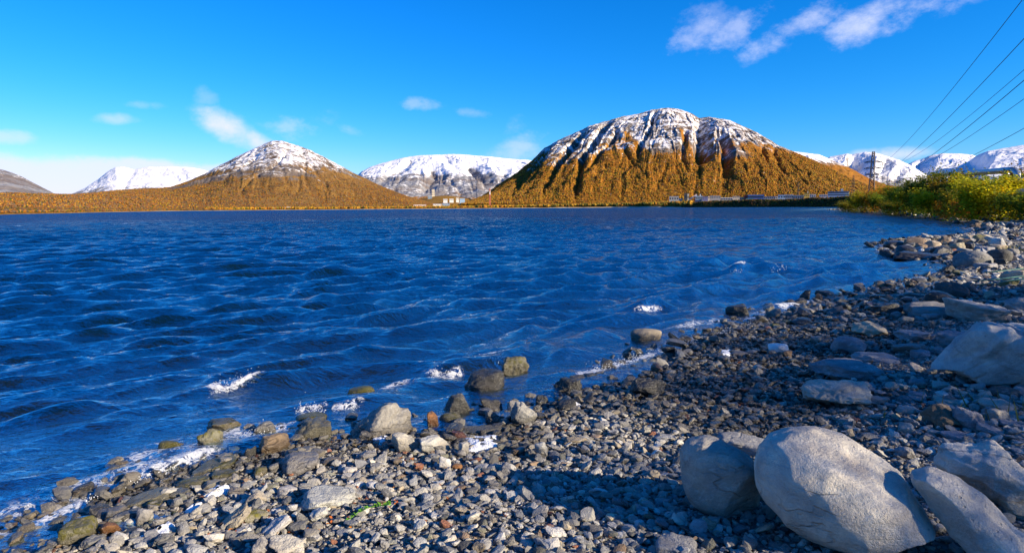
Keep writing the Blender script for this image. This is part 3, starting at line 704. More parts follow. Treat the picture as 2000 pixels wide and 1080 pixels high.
Zw += 0.03 * np.clip(foam, 0, 1) * (0.5 + fbm2(X * 14, Y * 14, 3, 90)) * (Rr < 40)
gz = ground_from_s(Sw, X, Y)
opac = np.clip(1 - np.exp(-np.clip(Zw - gz, 0, 9) / 0.50), 0, 1)
t = NT('lake_water'); c = t.coord('Position')
b1 = t.noise(t.map(c, (1.0, 2.0, 1), (0, 0, math.radians(34))), 1.3, 6, 0.62, 0.6); b2 = t.noise(t.map(c, (1.0, 1.9, 1), (0, 0, math.radians(30))), 7.0, 4, 0.6, 0.5)
b3 = t.noise(t.map(c, (1.0, 2.0, 1), (0, 0, math.radians(40))), 0.38, 5, 0.6, 0.4)
far = t.attr('far')
nb = t.bump(b2, 0.6, 0.05); nb = t.bump(b1, t.ramp(far, 0, 1, 0.28, 0.8), 0.22, nb); nb = t.bump(b3, t.ramp(far, 0, 1, 0.0, 0.7), 0.4, nb)
def ripple(nrm, sc, k, rot):
    v = t.n.new('ShaderNodeVectorMath'); v.operation = 'SUBTRACT'; t.link(t.noise(t.map(c, (1.0, 1.9, 1), (0, 0, math.radians(rot))), sc, 3, 0.6, 0.3, True), v.inputs[0]); v.inputs[1].default_value = (.5, .5, .5)
    kk = t.n.new('ShaderNodeCombineXYZ'); t._in(kk.inputs[0], k); t._in(kk.inputs[1], k)
    w = t.n.new('ShaderNodeVectorMath'); w.operation = 'MULTIPLY'; t.link(v.outputs[0], w.inputs[0]); t.link(kk.outputs[0], w.inputs[1])
    a = t.n.new('ShaderNodeVectorMath'); a.operation = 'ADD'; t.link(nrm, a.inputs[0]); t.link(w.outputs[0], a.inputs[1])
    z = t.n.new('ShaderNodeVectorMath'); z.operation = 'NORMALIZE'; t.link(a.outputs[0], z.inputs[0]); return z.outputs[0]
bs = t.n.new('ShaderNodeVectorMath'); bs.operation = 'SCALE'; bs.inputs[0].default_value = (0.13, -0.20, 0.0); t.link(far, bs.inputs['Scale'])
ba = t.n.new('ShaderNodeVectorMath'); ba.operation = 'ADD'; t.link(nb, ba.inputs[0]); t.link(bs.outputs[0], ba.inputs[1]); nb = ba.outputs[0]   # wind waves are steeper on the side they run to
nb = ripple(nb, 22.0, t.ramp(far, 0, 0.5, 0.42, 0.0), 33); nb = ripple(nb, 8.0, t.ramp(far, 0, 1, 0.62, 0.2), 36); nb = ripple(nb, 2.6, t.ramp(far, 0, 1, 0.42, 0.75), 30); nb = ripple(nb, 0.7, t.ramp(far, 0, 1, 0.0, 0.6), 38)
fr = t.n.new('ShaderNodeFresnel'); fr.inputs['IOR'].default_value = 1.33; t.link(nb, fr.inputs['Normal'])
gl = t.n.new('ShaderNodeBsdfGlossy'); gl.inputs['Roughness'].default_value = 0.05; gl.inputs['Color'].default_value = (0.82, 0.95, 1.0, 1); t.link(nb, gl.inputs['Normal'])
tr = t.n.new('ShaderNodeBsdfTransparent'); tr.inputs['Color'].default_value = (0.62, 0.74, 0.72, 1)
df_ = t.n.new('ShaderNodeBsdfDiffuse'); df_.inputs['Color'].default_value = (0.001, 0.008, 0.019, 1)
body = t.mixsh(t.attr('opac'), tr.outputs[0], df_.outputs[0])
wat = t.mixsh(t.math('MINIMUM', t.math('MULTIPLY', t.math('POWER', fr.outputs[0], 1.2), t.ramp(far, 0, 1, 2.7, 1.4)), t.ramp(far, 0, 1, 0.50, 0.38)), body, gl.outputs[0])
fn1 = t.noise(c, 8.0, 8, 0.68, 0.8); fn2 = t.noise(c, 2.6, 4, 0.6)
fw = t.math('SUBTRACT', 1.0, t.math('MULTIPLY', t.math('ABSOLUTE', t.math('SUBTRACT', fn1, 0.5)), 5.0))
fw = t.math('ADD', fw, t.math('MULTIPLY', t.math('SUBTRACT', fn2, 0.5), 1.2))
fa = t.attr('foam')
fm = t.math('MULTIPLY', t.ramp(t.math('ADD', t.math('MULTIPLY', fa, 0.85), t.math('MULTIPLY', t.math('SUBTRACT', fw, 0.66), 1.7)), 0.42, 1.15, 0.0, 0.9), t.ramp(fa, 0.06, 0.40))
fd = t.bsdf((0.70, 0.73, 0.77), 0.6, t.bump(t.noise(c, 40, 4, 0.7), 1.0, 0.03), 0.3)
M_water = t.done(t.mixsh(fm, wat, fd))
o = mesh_np('lake', np.stack([X + DX, Y + DY, Zw], -1).reshape(-1, 3), grid_faces(*X.shape), True,
            {'foam': foam.ravel(), 'opac': opac.ravel(), 'far': sst(8, 90, Rr).ravel()}, M_water)
tag(o, 'deep blue wind rippled lake with small breaking waves', 'lake', kind='structure')

# ------------------------------------------------------------------ stones
M_stone = stone_material('stone')
_ICO = {}
def ico(sub):
    if sub not in _ICO:
        bm = bmesh.new(); bmesh.ops.create_icosphere(bm, subdivisions=sub, radius=1)
        _ICO[sub] = (np.array([v.co[:] for v in bm.verts]), np.array([[v.index for v in f.verts] for f in bm.faces])); bm.free()
    return _ICO[sub]
def rock_unit(rng, style, sub, pre=(1, 1, 1), tilt=0.0, strata=0.0, rough=1.0):
    D, F = ico(sub)
    K, p, lo = {'r': (16, 7.0, .82), 'a': (15, 30.0, .55), 's': (14, 26.0, .60), 'c': (15, 16.0, .66)}[style]
    N = rng.normal(size=(K, 3)); N /= np.linalg.norm(N, axis=1, keepdims=True)
    h = rng.uniform(lo, 1.0, K)
    if style == 's':
        N = np.vstack([N, [[.08, -.05, 1], [-.05, .1, -1]]]); h = np.append(h, [.62, .6])
    N = np.vstack([N, np.eye(3), -np.eye(3)]); h = np.append(h, [.95] * 6)
    dots = np.clip(D @ N.T, 0, None) / h
    r = (dots ** p).sum(1) ** (-1.0 / p)
    sd = int(rng.integers(1, 9999)); o_ = rng.uniform(-50, 50, 3)
    q = D * 1.7 + o_
    r = r * (1 + rough * (0.20 if style != 'r' else .07) * fbm3(q[:, 0], q[:, 1], q[:, 2], 3, sd))
    q = D * 6 + o_
    if sub >= 4:
        rr = 1 - 2 * np.abs(vn3(q[:, 0], q[:, 1], q[:, 2], sd + 5))
        r = r * (1 + rough * (.035 if style != 'r' else .008) * rr + rough * (0.024 if style != 'r' else .012) * fbm3(q[:, 0] * 3, q[:, 1] * 3, q[:, 2] * 3, 3, sd + 9))
    V = D * r[:, None] * np.array(pre)
    if strata:
        w = V[:, 2] * 0.92 + V[:, 0] * 0.25 + .08 * fbm3(V[:, 0] * 2, V[:, 1] * 2, V[:, 2] * 2, 3, sd)
        st = 1 - 2 * np.abs(vn2(w * 16, V[:, 0] * 1.1, sd + 2)); st2 = 1 - 2 * np.abs(vn2(w * 37, V[:, 1] * 2.1 + V[:, 0], sd + 4))
        V = V * (1 + strata * (0.6 * st + 0.35 * st2))[:, None]
    if tilt:
        a = math.radians(tilt); c_, s_ = math.cos(a), math.sin(a)
        V = np.stack([V[:, 0] * c_ - V[:, 2] * s_, V[:, 1], V[:, 0] * s_ + V[:, 2] * c_], 1)
    mn, mx = V.min(0), V.max(0)
    return (V - (mn + mx) / 2) / (mx - mn), F
TONE = {'L': (.64, .595, .51), 'g': (.29, .283, .262), 'w': (.50, .49, .46), 'W': (.82, .82, .82), 'd': (.13, .13, .125), 'b': (.26, .185, .125), 'o': (.26, .25, .18), 'u': (.28, .285, .29), 'r': (.34, .16, .06), 't': (.42, .36, .26), 'l': (.42, .395, .345)}
stones_px = []
def stone(box, style, tone, label, tilt=0.0, strata=0.0, sub=None, seed=None, yaw=None, name='stone', cat='stone', moss=None, wetk=None, embed=0.16, deep=0.78, group=None, rough=1.0, taper=0.0):
    x0, y0, x1, y1 = box
    rng = np.random.default_rng(seed if seed is not None else int(x0 * 7919 + y0 * 104729) % 1000003)
    wpx, hpx = x1 - x0, y1 - y0; cx, cyp = (x0 + x1) / 2, (y0 + y1) / 2
    G = hit(cx, y1)
    dirv = pix_dir(cx, cyp); fwd = np.array([dirv[0], dirv[1]]); fwd /= np.linalg.norm(fwd)
    dist = math.hypot(G[0], G[1]); dep = G @ cF - CAM_H * cF[2] + 0.0
    dep = (G - np.array([0, 0, CAM_H])) @ cF
    k = dep / FPX
    th = math.atan2(CAM_H - G[2], dist)
    W = wpx * k; ext = hpx * k
    D_ = min(deep * W, 0.62 * ext / (0.8 * max(math.sin(th), 0.02)))
    Hh = max((ext / 0.86 - D_ * math.sin(th)) / math.cos(th), 0.25 * min(W, ext), 0.3 * ext)
    Hh = Hh / (1 - embed * .6)
    inwater = G[2] <= 0.005
    if inwater: Hh = Hh / (1 - .34); embed = .40
    c = G[:2] + fwd * D_ * 0.44
    base = max(ground_at(c[0], c[1]), 0.0 if G[2] <= 0.005 else -9)
    if sub is None: sub = 6 if wpx > 125 else 5 if wpx > 46 else 4 if wpx > 20 else 3
    pre = {'r': (1, .85, .8), 'a': (1, .8, .7), 's': (1, .8, .42), 'c': (1, .85, .75)}[style]
    V, F = rock_unit(rng, style, sub, pre, tilt, strata, rough)
    if taper: V[:, 2] = np.where(V[:, 2] > -.2, (V[:, 2] + .2) * (1 - taper * sst(-.12, .5, V[:, 0]) - .10 * sst(-.38, -.5, V[:, 0])) - .2, V[:, 2])
    V = V * np.array([W, D_, Hh]); V[:, 2] += Hh * (0.5 - embed)
    ang = math.atan2(-fwd[0], fwd[1]); ca, sa = math.cos(ang), math.sin(ang)
    V = np.stack([V[:, 0] * ca - V[:, 1] * sa, V[:, 0] * sa + V[:, 1] * ca, V[:, 2]], 1)
    base = min(base, G[2] + 0.02) if G[2] > 0.005 else base
    zw = V[:, 2] + base
    tc = np.array(TONE[tone]) * rng.uniform(.88, 1.14) * rng.uniform(.97, 1.03, 3)
    wk = wetk if wetk is not None else {'d': .85, 'o': .45}.get(tone, 0.0)
    sS = float(shore_s(np.array([c[0]]), np.array([c[1]]))[0])
    shorewet = (1 - sst(0.03, 0.16, zw)) * (1 if sS < .7 else 0)
    mk = moss if moss is not None else {'o': .46}.get(tone, 0.0)
    nrm = V[:, 2] / max(Hh, 1e-3)
    attrs = {'tint': np.repeat(tc[None], len(V), 0), 'loc': V + rng.uniform(-40, 40, 3), 'wet': np.clip(np.maximum(np.full(len(V), wk), shorewet * .9), 0, 1), 'moss': np.clip(mk + (0.2 if mk else 0) * (nrm - .3), 0, 1)}
    o = mesh_np(name, V, F, True, attrs, M_stone); o.location = (c[0], c[1], base)
    tag(o, label, cat, group)
    stones_px.append((cx, cyp, wpx, hpx, label))
    return o
B = 'boulder'
def boulder(top, bot, tone, label, seed, depth=.8, n=2.7, strata=0.0, rough=1.0, snorm=(.45, .1, .9), wet=0.0, cuts=0, moss=0.0):
    """a boulder given by the upper and lower line of its front view; it has its full depth behind"""
    rng = np.random.default_rng(seed); D, F = ico(6)
    D = D / ((np.abs(D) ** n).sum(1) ** (1 / n))[:, None]
    for _ in range(cuts):
        q = rng.normal(size=3); q /= np.linalg.norm(q); dd_ = D @ q; lim = rng.uniform(.80, .96); D = D - np.clip(dd_ - lim, 0, None)[:, None] * q * .92
    Xn = np.clip(D[:, 0], -.9995, .9995); rho = (1 - np.abs(Xn) ** n) ** (1 / n)
    zz, yy = np.clip(D[:, 2] / rho, -1.05, 1.05), np.clip(D[:, 1] / rho, -1.05, 1.05)
    xs0, xs1 = top[0][0], top[-1][0]; PXx = xs0 + (Xn + 1) / 2 * (xs1 - xs0)
    tp, bt = np.array(top, float), np.array(bot, float)
    ty = np.interp(PXx, tp[:, 0], tp[:, 1]); by = np.interp(PXx, bt[:, 0], bt[:, 1]); ymax = bt[:, 1].max(); ymin = tp[:, 1].min(); mid = by + (ty - by) * .5
    Zp = np.where(zz >= 0, mid + (ty - mid) * zz, mid + (by - mid) * -zz)
    cx = (xs0 + xs1) / 2; G = hit(cx, ymax - 4); dep = (G - np.array([0, 0, CAM_H])) @ cF; k = dep / FPX * 0.93
    dv = pix_dir(cx, ymax); fw_ = np.array([dv[0], dv[1]]); fw_ /= np.linalg.norm(fw_); th = math.atan2(CAM_H - G[2], math.hypot(G[0], G[1]))
    W = (xs1 - xs0) * k; ext = (ymax - ymin) * k; Dp = min(W * depth, ext * 1.25)
    Hh = math.sqrt(max(ext ** 2 - (Dp * math.sin(th)) ** 2, (.45 * ext) ** 2)) / math.cos(th)
    dc = pix_dir(cx, (ymin + ymax) / 2); zc_ = G[2] + Hh * .46; tc_ = (zc_ - CAM_H) / dc[2]; G = np.array([dc[0] * tc_, dc[1] * tc_, zc_])
    Vx = (PXx - cx) * k; Vz = ((ymax + ymin) / 2 - Zp) / (ymax - ymin) * Hh; Vy = yy * Dp / 2 * (1 - np.abs(Xn) ** 2.6) ** (1 / 2.6)
    V = np.stack([Vx, Vy, Vz], 1)
    c3 = V / max(W, 1e-3) * 3; o_ = rng.uniform(-40, 40, 3); q = c3 + o_
    nrm = np.stack([D[:, 0], D[:, 1], D[:, 2]], 1); nrm /= np.linalg.norm(nrm, axis=1, keepdims=True)
    d = rough * W * (.020 * fbm3(q[:, 0], q[:, 1], q[:, 2], 3, seed) + .007 * fbm3(q[:, 0] * 5, q[:, 1] * 5, q[:, 2] * 5, 4, seed + 1) + .010 * (1 - 2 * np.abs(vn3(q[:, 0] * 1.7, q[:, 1] * 1.7, q[:, 2] * 1.7, seed + 2))))
    if strata:
        sn = np.array(snorm); sn = sn / np.linalg.norm(sn); w = c3 @ sn + .10 * fbm3(q[:, 0] * 1.3, q[:, 1] * 1.3, q[:, 2] * 1.3, 3, seed + 5)
        d = d - strata * W * (np.clip(vn2(w * 5.2, c3[:, 0] * .7, seed + 7) - .12, 0, 1) * .9 + .5 * np.clip(vn2(w * 13, c3[:, 0] * 1.5, seed + 8) - .2, 0, 1))
    V = V + nrm * d[:, None]
    ca, sa = fw_[1], -fw_[0]
    V = np.stack([V[:, 0] * ca - V[:, 1] * sa, V[:, 0] * sa + V[:, 1] * ca, V[:, 2]], 1)
    tc = np.array(TONE[tone]); o = mesh_np('boulder', V, F, True, {'tint': np.repeat(tc[None], len(V), 0), 'loc': V + o_, 'wet': np.full(len(V), wet), 'moss': np.full(len(V), moss)}, M_stone)
    o.location = tuple(G); tag(o, label, 'boulder'); stones_px.append((cx, (ymin + ymax) / 2, xs1 - xs0, ymax - ymin, label)); return o
boulder([(1470, 915), (1478, 880), (1495, 862), (1530, 845), (1580, 832), (1640, 843), (1700, 874), (1760, 925), (1795, 975), (1812, 1008)], [(1470, 935), (1480, 965), (1500, 998), (1545, 1042), (1600, 1066), (1680, 1074), (1745, 1066), (1790, 1046), (1812, 1012)], 'L', 'biggest pale boulder, rounded and tree shaded, at the bottom right', 77, .85, 2.5, .0, 1.0, cuts=2)
boulder([(1325, 885), (1340, 864), (1372, 851), (1405, 857), (1440, 872), (1470, 890), (1486, 915)], [(1325, 955), (1345, 985), (1380, 1000), (1430, 1008), (1470, 1000), (1486, 985)], 'l', 'blue grey squarish boulder leaning against the biggest pale boulder on its left', 12, .85, 3.2, .0, 1.3, cuts=5)
boulder([(1788, 945), (1820, 936), (1870, 948), (1920, 975), (1960, 1010), (2000, 1050), (2050, 1090)], [(1788, 955), (1810, 985), (1850, 1035), (1900, 1080), (1940, 1100), (2000, 1112), (2050, 1112)], 'L', 'long pale slab sloping down to the bottom right corner', 5, .6, 3.0, .014, 1.2, (-.6, .3, .8), 0, 3)
boulder([(1836, 900), (1846, 868), (1880, 866), (1930, 857), (1965, 872), (2000, 896), (2024, 930)], [(1836, 925), (1860, 945), (1900, 958), (1940, 978), (1965, 988), (1995, 978), (2024, 950)], 'L', 'jagged pale boulder with sharp shadows behind the sloping slab', 31, .8, 2.6, .02, 2.2, (.3, .5, .8), 0, 7)
boulder([(1836, 738), (1858, 705), (1880, 672), (1905, 642), (1930, 631), (1970, 627), (2010, 630), (2070, 645), (2120, 690)], [(1836, 746), (1850, 754), (1880, 758), (1930, 764), (1990, 754), (2050, 752), (2120, 735)], 'w', 'huge tilted white layered rock at the right edge', 46, .7, 3.2, .055, 1.3, (-.66, -.35, .70), 0, 9)
# the big ones
stone((1565, 740, 1694, 800), 'c', 'l', 'oblong grey boulder with one sunlit patch, in the middle of the shaded gravel', seed=9, name=B, cat=B, embed=.08)
stone((1581, 697, 1725, 742), 's', 'u', 'long low blue grey rock just behind the oblong grey boulder', seed=15, name=B, cat=B, embed=.12)
stone((1800, 786, 1870, 839), 'a', 'b', 'brown faced block catching the sun below the huge tilted white rock', seed=8, name=B, cat=B)
stone((680, 780, 808, 858), 'c', 'l', 'large wet rock with a white right flank at the water edge', seed=21, tilt=16, name=B, cat=B, wetk=.15, embed=.1)
stone((905, 718, 989, 764), 'r', 'd', 'black boulder with one pale facet standing in the shallow water', seed=36, rough=2.5, tilt=8, name=B, cat=B, embed=.08)
stone((1231, 734, 1299, 778), 'c', 'd', 'dark brown wet boulder at the edge of the shaded gravel', seed=34, name=B, cat=B)
stone((588, 946, 696, 998), 's', 'w', 'large flat whitish rock lying in the sunlit gravel', seed=50, name=B, cat=B)
stone((1865, 489, 1933, 524), 'r', 'g', 'large round green grey boulder at the root of the rocky spit', seed=61, name=B, cat=B, moss=.2)
stone((1847, 578, 1960, 630), 's', 'l', 'wide low boulder with a sunlit stripe behind the huge tilted white rock', seed=62, tilt=-8, name=B, cat=B)
stone((1624, 655, 1688, 689), 'r', 'u', 'domed blue grey boulder behind the long low rock', seed=63, name=B, cat=B)
stone((1828, 550, 1890, 584), 'c', 'd', 'dark rounded boulder just above the low boulder with the sunlit stripe', seed=64, name=B, cat=B, wetk=.4)
stone((1926, 486, 1972, 513), 'r', 'd', 'dark round boulder right beside the large green grey one', seed=65, name=B, cat=B, wetk=.3)
# stones along the water at the lower left
L = [
((119, 1008, 193, 1062), 'a', 'o', 'olive green wet block nearest the bottom left corner', {}),
((192, 988, 248, 1017), 's', 'u', 'blue grey wet slab behind the olive block', dict(wetk=.6)),
((246, 957, 329, 991), 's', 'o', 'long flat grey stone with a mossy rim beside the foam', dict(tilt=10, moss=.2)),
((197, 1016, 235, 1047), 'c', 'r', 'rust brown wet stone beside the olive block', dict(wetk=.4)),
((230, 990, 279, 1018), 'c', 'g', 'dark grey wet stone in front of the long flat mossy rimmed one', dict(wetk=.5)),
((161, 1042, 209, 1074), 's', 'u', 'blue grey stone directly below the rust brown stone', {}),
((266, 992, 299, 1026), 'a', 'w', 'upright wedge, half white and half dark, near the lower left water line', {}),
((347, 927, 409, 956), 'r', 'o', 'smooth olive stone on the water line above the flat grey slabs', {}),
((330, 953, 371, 973), 's', 'g', 'flat grey slab wedged under the smooth olive stone', {}),
((239, 1028, 282, 1050), 's', 'd', 'dark wet flat stone beside a patch of froth', {}),
((186, 1016, 218, 1034), 's', 't', 'small pale tan stone squeezed between olive block and rust stone', {}),
((333, 971, 358, 995), 'a', 'w', 'small white upright stone by the froth at lower left', {}),
((297, 1010, 321, 1033), 'c', 'w', 'small round whitish stone at the lower left', {}),
((189, 1066, 232, 1090), 's', 'l', 'pale flat stone cut by the bottom edge, lower left', {}),
((312, 858, 351, 880), 'r', 'o', 'yellow green stone alone in the water off the foam', dict(moss=.6)),
((286, 974, 318, 995), 'a', 'o', 'mossy yellow green lump under the long flat stone', dict(moss=.55)),
((388, 837, 436, 875), 'a', 'o', 'angular olive rock standing in the wash', {}),
((406, 815, 470, 839), 's', 'o', 'flat algae topped slab behind the angular olive rock', dict(moss=.45)),
((504, 845, 572, 888), 'a', 'b', 'ochre wedge shaped rock with a pointed top, in shallow water', dict(seed=71, wetk=.2, tilt=8)),
((477, 872, 501, 895), 'a', 'd', 'dark stub of rock beside the ochre wedge', {}),
((571, 818, 647, 857), 's', 'o', 'dark flat topped rock with a mossy front face', dict(wetk=.8, moss=.3)),
((578, 802, 639, 824), 'r', 'o', 'yellow green rounded rock hit by a splash', dict(moss=.65)),
((496, 824, 538, 850), 'r', 'g', 'pale grey stone half drowned in bubbling water', dict(wetk=.5)),
((378, 892, 462, 928), 's', 'o', 'long narrow algae covered slab lying along the water line', dict(tilt=16, moss=.42)),
((414, 916, 467, 940), 's', 'o', 'olive grey flat stone just below the long narrow slab', {}),
((550, 882, 624, 928), 's', 'u', 'wet blue grey slab flat on the water line', dict(wetk=.6)),
((497, 909, 523, 931), 'c', 'o', 'olive cobble on the gravel edge', {}),
((525, 904, 549, 927), 'c', 'g', 'grey cobble right of the olive cobble', {}),
((436, 986, 492, 1035), 's', 't', 'smooth tan diamond shaped slab leaning left', dict(tilt=32)),
((480, 954, 523, 989), 'a', 'l', 'pale ridged stone above the tan diamond slab', dict(tilt=25)),
((511, 1002, 570, 1049), 's', 'w', 'long white stone pointing up to the right', dict(tilt=30)),
((477, 992, 523, 1023), 'c', 'o', 'stone with a bright green moss patch', dict(moss=.4, wetk=0.0)),
((543, 944, 582, 969), 's', 'w', 'pale oval stone left of the large flat whitish rock', {}),
((605, 989, 641, 1018), 's', 'w', 'curved white stone below the large flat whitish rock', dict(tilt=15)),
((594, 1040, 627, 1060), 'a', 'w', 'small clean white stone in the sunlit gravel', {}),
((528, 1042, 596, 1090), 'a', 'l', 'pale block with a deeply shaded left face at the bottom edge', {}),
((492, 1046, 530, 1090), 'a', 'g', 'square greenish grey block at the bottom edge', {}),
((394, 934, 434, 957), 's', 'g', 'mid grey flat stone beside a dark split stone', {}),
((430, 934, 452, 956), 'a', 'd', 'dark split stone at the gravel edge', {}),
((630, 889, 668, 909), 'r', 't', 'tan oval stone in the upper gravel', {}),
((700, 877, 736, 900), 'a', 'w', 'pale cream stone below the large wet rock', {}),
((609, 1017, 631, 1037), 'c', 'g', 'round grey cobble under the curved white stone', {}),
((446, 949, 478, 971), 's', 'g', 'small slab beside the froth streak', {}),
# around the middle of the water line
((764, 841, 822, 885), 'a', 'l', 'cube like grey block in front of the large wet rock', dict(seed=81)),
((816, 845, 880, 887), 'a', 'w', 'cracked white block right of the cube like grey block', dict(seed=82, strata=.01)),
((979, 694, 1034, 727), 'c', 'o', 'olive algae rock behind the black boulder', {}),
((679, 751, 733, 773), 'r', 'o', 'rounded yellow green stone in the water, nearest the wave', dict(moss=.65)),
((865, 767, 922, 809), 'a', 'd', 'dark wedge with a sunlit brown edge in front of the black boulder', dict(wetk=.5)),
((936, 775, 983, 803), 'a', 'd', 'dark flat rock behind the small grey cone', {}),
((996, 786, 1050, 835), 'a', 'g', 'square grey rock half in shadow at the edge of the sunlit gravel', dict(seed=85, deep=.6)),
((947, 803, 978, 828), 'a', 'g', 'small grey cone of rock left of the square grey rock', dict(wetk=.4)),
((884, 828, 994, 851), 's', 'g', 'long low slab beside the froth pool', dict(wetk=.25)),
((834, 806, 859, 833), 'a', 'r', 'orange rust coloured stone in the shallows', dict(wetk=.3)),
((857, 804, 903, 828), 'r', 'o', 'grey green stone right of the orange rust coloured one', {}),
((857, 889, 883, 916), 'a', 'w', 'white square stone under the cracked block', {}),
((895, 863, 916, 890), 'a', 'w', 'white upright sliver at the left end of the froth pool', {}),
((831, 917, 856, 934), 's', 'g', 'grey oval stone in the gravel below the cracked block', {}),
((767, 894, 786, 908), 'c', 't', 'yellow ochre pebble sized stone below the cube like block', {}),
((881, 903, 904, 917), 'c', 'r', 'orange brown stone below the froth pool', {}),
((975, 899, 999, 928), 'a', 'u', 'pale blue stone at the tip of the tree shadow', {}),
((1231, 640, 1292, 664), 'r', 't', 'ochre grey rock alone in the lake', dict(wetk=.2, moss=.15)),
((1080, 735, 1138, 765), 'a', 'd', 'black jagged rock at the waterline above the froth patch', {}),
((1114, 761, 1137, 776), 'c', 'g', 'small grey stone touching the froth patch', {}),
((1296, 686, 1332, 698), 's', 'd', 'low dark stone just behind the breaking foam', {}),
((1366, 675, 1378, 686), 'r', 'o', 'tiny yellow green cobble in the backwash', dict(moss=.5)),
((1101, 849, 1151, 873), 's', 't', 'pale tan flat stone in the sunlit strip', {}),
((1044, 862, 1071, 898), 'a', 'w', 'white pointed stone in the sunlit strip', {}),
((1149, 866, 1167, 882), 'c', 'w', 'small white stone right of the pale tan flat one', {}),
((1254, 832, 1268, 848), 'a', 'l', 'little upright grey stone in the shaded gravel', {}),
((1275, 844, 1322, 861), 's', 'u', 'flat blue stone half sunk in gravel behind the squarish boulder', {}),
((1396, 841, 1506, 890), 's', 'u', 'low blue grey rock peeping out behind the two front boulders', {}),
((1955, 974, 2020, 1014), 'a', 't', 'tan rock tucked under the jagged pale boulder', {}),
((1280, 1044, 1362, 1092), 's', 'u', 'flat blue grey stone cut by the bottom edge beside the biggest boulder', {}),
# shaded right hand gravel
((1653, 743, 1709, 762), 's', 'u', 'low blue slab right behind the oblong grey boulder', {}),
((1665, 685, 1753, 709), 's', 'u', 'wide thin blue slab behind the long low rock', {}),
((1745, 667, 1803, 692), 'a', 'g', 'grey stone with a small sunlit spot, left of the huge tilted white rock', {}),
((1862, 793, 1916, 842), 'a', 'u', 'blue grey slab joined to the right of the brown faced block', dict(tilt=-18)),
((1757, 825, 1784, 850), 'a', 'l', 'small pale stone lit by the sun above the biggest boulder', {}),
((1776, 738, 1807, 754), 'r', 'u', 'small rounded blue stone left of the huge tilted white rock', {}),
((1826, 774, 1892, 794), 's', 'l', 'thin slab behind the brown faced block', {}),
((1916, 776, 1980, 807), 'a', 'l', 'pale blue ridge stone under the huge tilted white rock', {}),
((1930, 799, 1965, 827), 'c', 'l', 'rounded stone in front of the pale blue ridge stone', {}),
((1961, 801, 2010, 823), 's', 'l', 'pale slab on the right edge below a mossy tuft', {}),
((1954, 820, 2010, 842), 's', 'u', 'lower blue slab on the right edge', {}),
((1907, 824, 1956, 852), 's', 'u', 'tilted blue slab above the jagged pale boulder', dict(tilt=-15)),
((1935, 754, 1985, 778), 'r', 'd', 'dark brown flat stone in the shade of the huge tilted rock', dict(wetk=.2)),
((1776, 764, 1808, 784), 's', 'u', 'thin blue flake in the gravel left of the brown faced block', {}),
((1825, 679, 1855, 695), 's', 'u', 'little blue slab touching the left corner of the huge tilted rock', {}),
((1831, 646, 1884, 678), 'c', 'u', 'blue grey boulder half hidden behind the huge tilted white rock', {}),
((1747, 644, 1811, 667), 'a', 'u', 'flat topped blue stone between the tan faced rock and the huge tilted rock', {}),
((1841, 841, 1903, 862), 's', 'u', 'broad blue slab right above the jagged pale boulder', {}),
((1812, 838, 1840, 854), 'a', 'u', 'small blue block in front of the brown faced block', {}),
((1747, 870, 1785, 897), 'a', 'u', 'blue shard beside the right shoulder of the biggest boulder', {}),
# upper beach
((1417, 593, 1462, 614), 'c', 'd', 'dark rock standing alone in the lake off the gravel point', {}),
((1562, 567, 1582, 583), 'a', 'd', 'small dark pointed rock in the lake', {}),
((1592, 567, 1631, 581), 's', 'd', 'low dark rock in the lake right of the pointed one', {}),
((1622, 589, 1660, 614), 'a', 'd', 'black wedge in the lake near the waterline', {}),
((1701, 592, 1724, 612), 'c', 'd', 'dark round rock at the head of the little inlet', {}),
((1665, 627, 1730, 657), 'a', 't', 'rock with a bright tan right face on the upper beach', dict(seed=91)),
((1500, 669, 1538, 693), 'r', 'W', 'white two lobed lump on the dark gravel', dict(wetk=0, seed=92)),
((1522, 683, 1546, 700), 'c', 'b', 'brown stone touching the white lump', {}),
((1428, 684, 1462, 696), 'r', 'g', 'oval grey stone at the edge of the backwash', {}),
((1524, 624, 1548, 636), 's', 'o', 'olive slab on the gravel point', {}),
((1581, 655, 1603, 673), 'a', 'g', 'grey stone beside the domed blue grey boulder', {}),
((1502, 631, 1522, 642), 'a', 'o', 'small olive stone at the foam end', {}),
((1547, 620, 1591, 637), 's', 'd', 'long dark slab on the gravel point', {}),
((1590, 625, 1617, 637), 's', 'd', 'short dark slab right of the long dark slab', {}),
((1590, 588, 1605, 602), 'a', 'd', 'black stone in the foam at the gravel point', {}),
((1904, 514, 1944, 529), 's', 'u', 'flat blue stone in front of the green grey boulder', {}),
((1857, 527, 1894, 542), 'a', 'o', 'sunlit mossy rock on the little pebble beach', {}),
((1956, 526, 1998, 548), 'a', 't', 'pale sunlit block right of the little pebble beach', {}),
((1953, 546, 1986, 560), 'r', 'o', 'yellow mossy stone between the green cables', dict(moss=.55)),
((1804, 566, 1866, 599), 'r', 'd', 'wet dark boulder left of the low boulder with the sunlit stripe', {}),
((1877, 551, 1903, 573), 'r', 'd', 'blunt dark stone at the left end of the green cables', dict(wetk=.3)),
((1765, 587, 1851, 622), 'a', 'g', 'grey rock with a white sunlit fleck', {}),
((1751, 569, 1807, 587), 's', 'd', 'black flat rock by the inlet', {}),
((1760, 578, 1796, 592), 'r', 'd', 'smooth dark stone in front of the black flat rock', {}),
((1700, 573, 1744, 591), 'r', 'd', 'round black rock on the left of the inlet', {}),
((1702, 588, 1760, 617), 'a', 'd', 'jagged dark rock covered in weed', dict(moss=.25)),
((1965, 580, 2020, 612), 'c', 'l', 'pale blue boulder on the right edge below the cables', {}),
# rocky spit
((1727, 470, 1766, 485), 'r', 'd', 'outermost black rock of the spit', {}),
((1767, 464, 1809, 483), 'r', 'b', 'brown hump on the outer spit, sunlit on the right', {}),
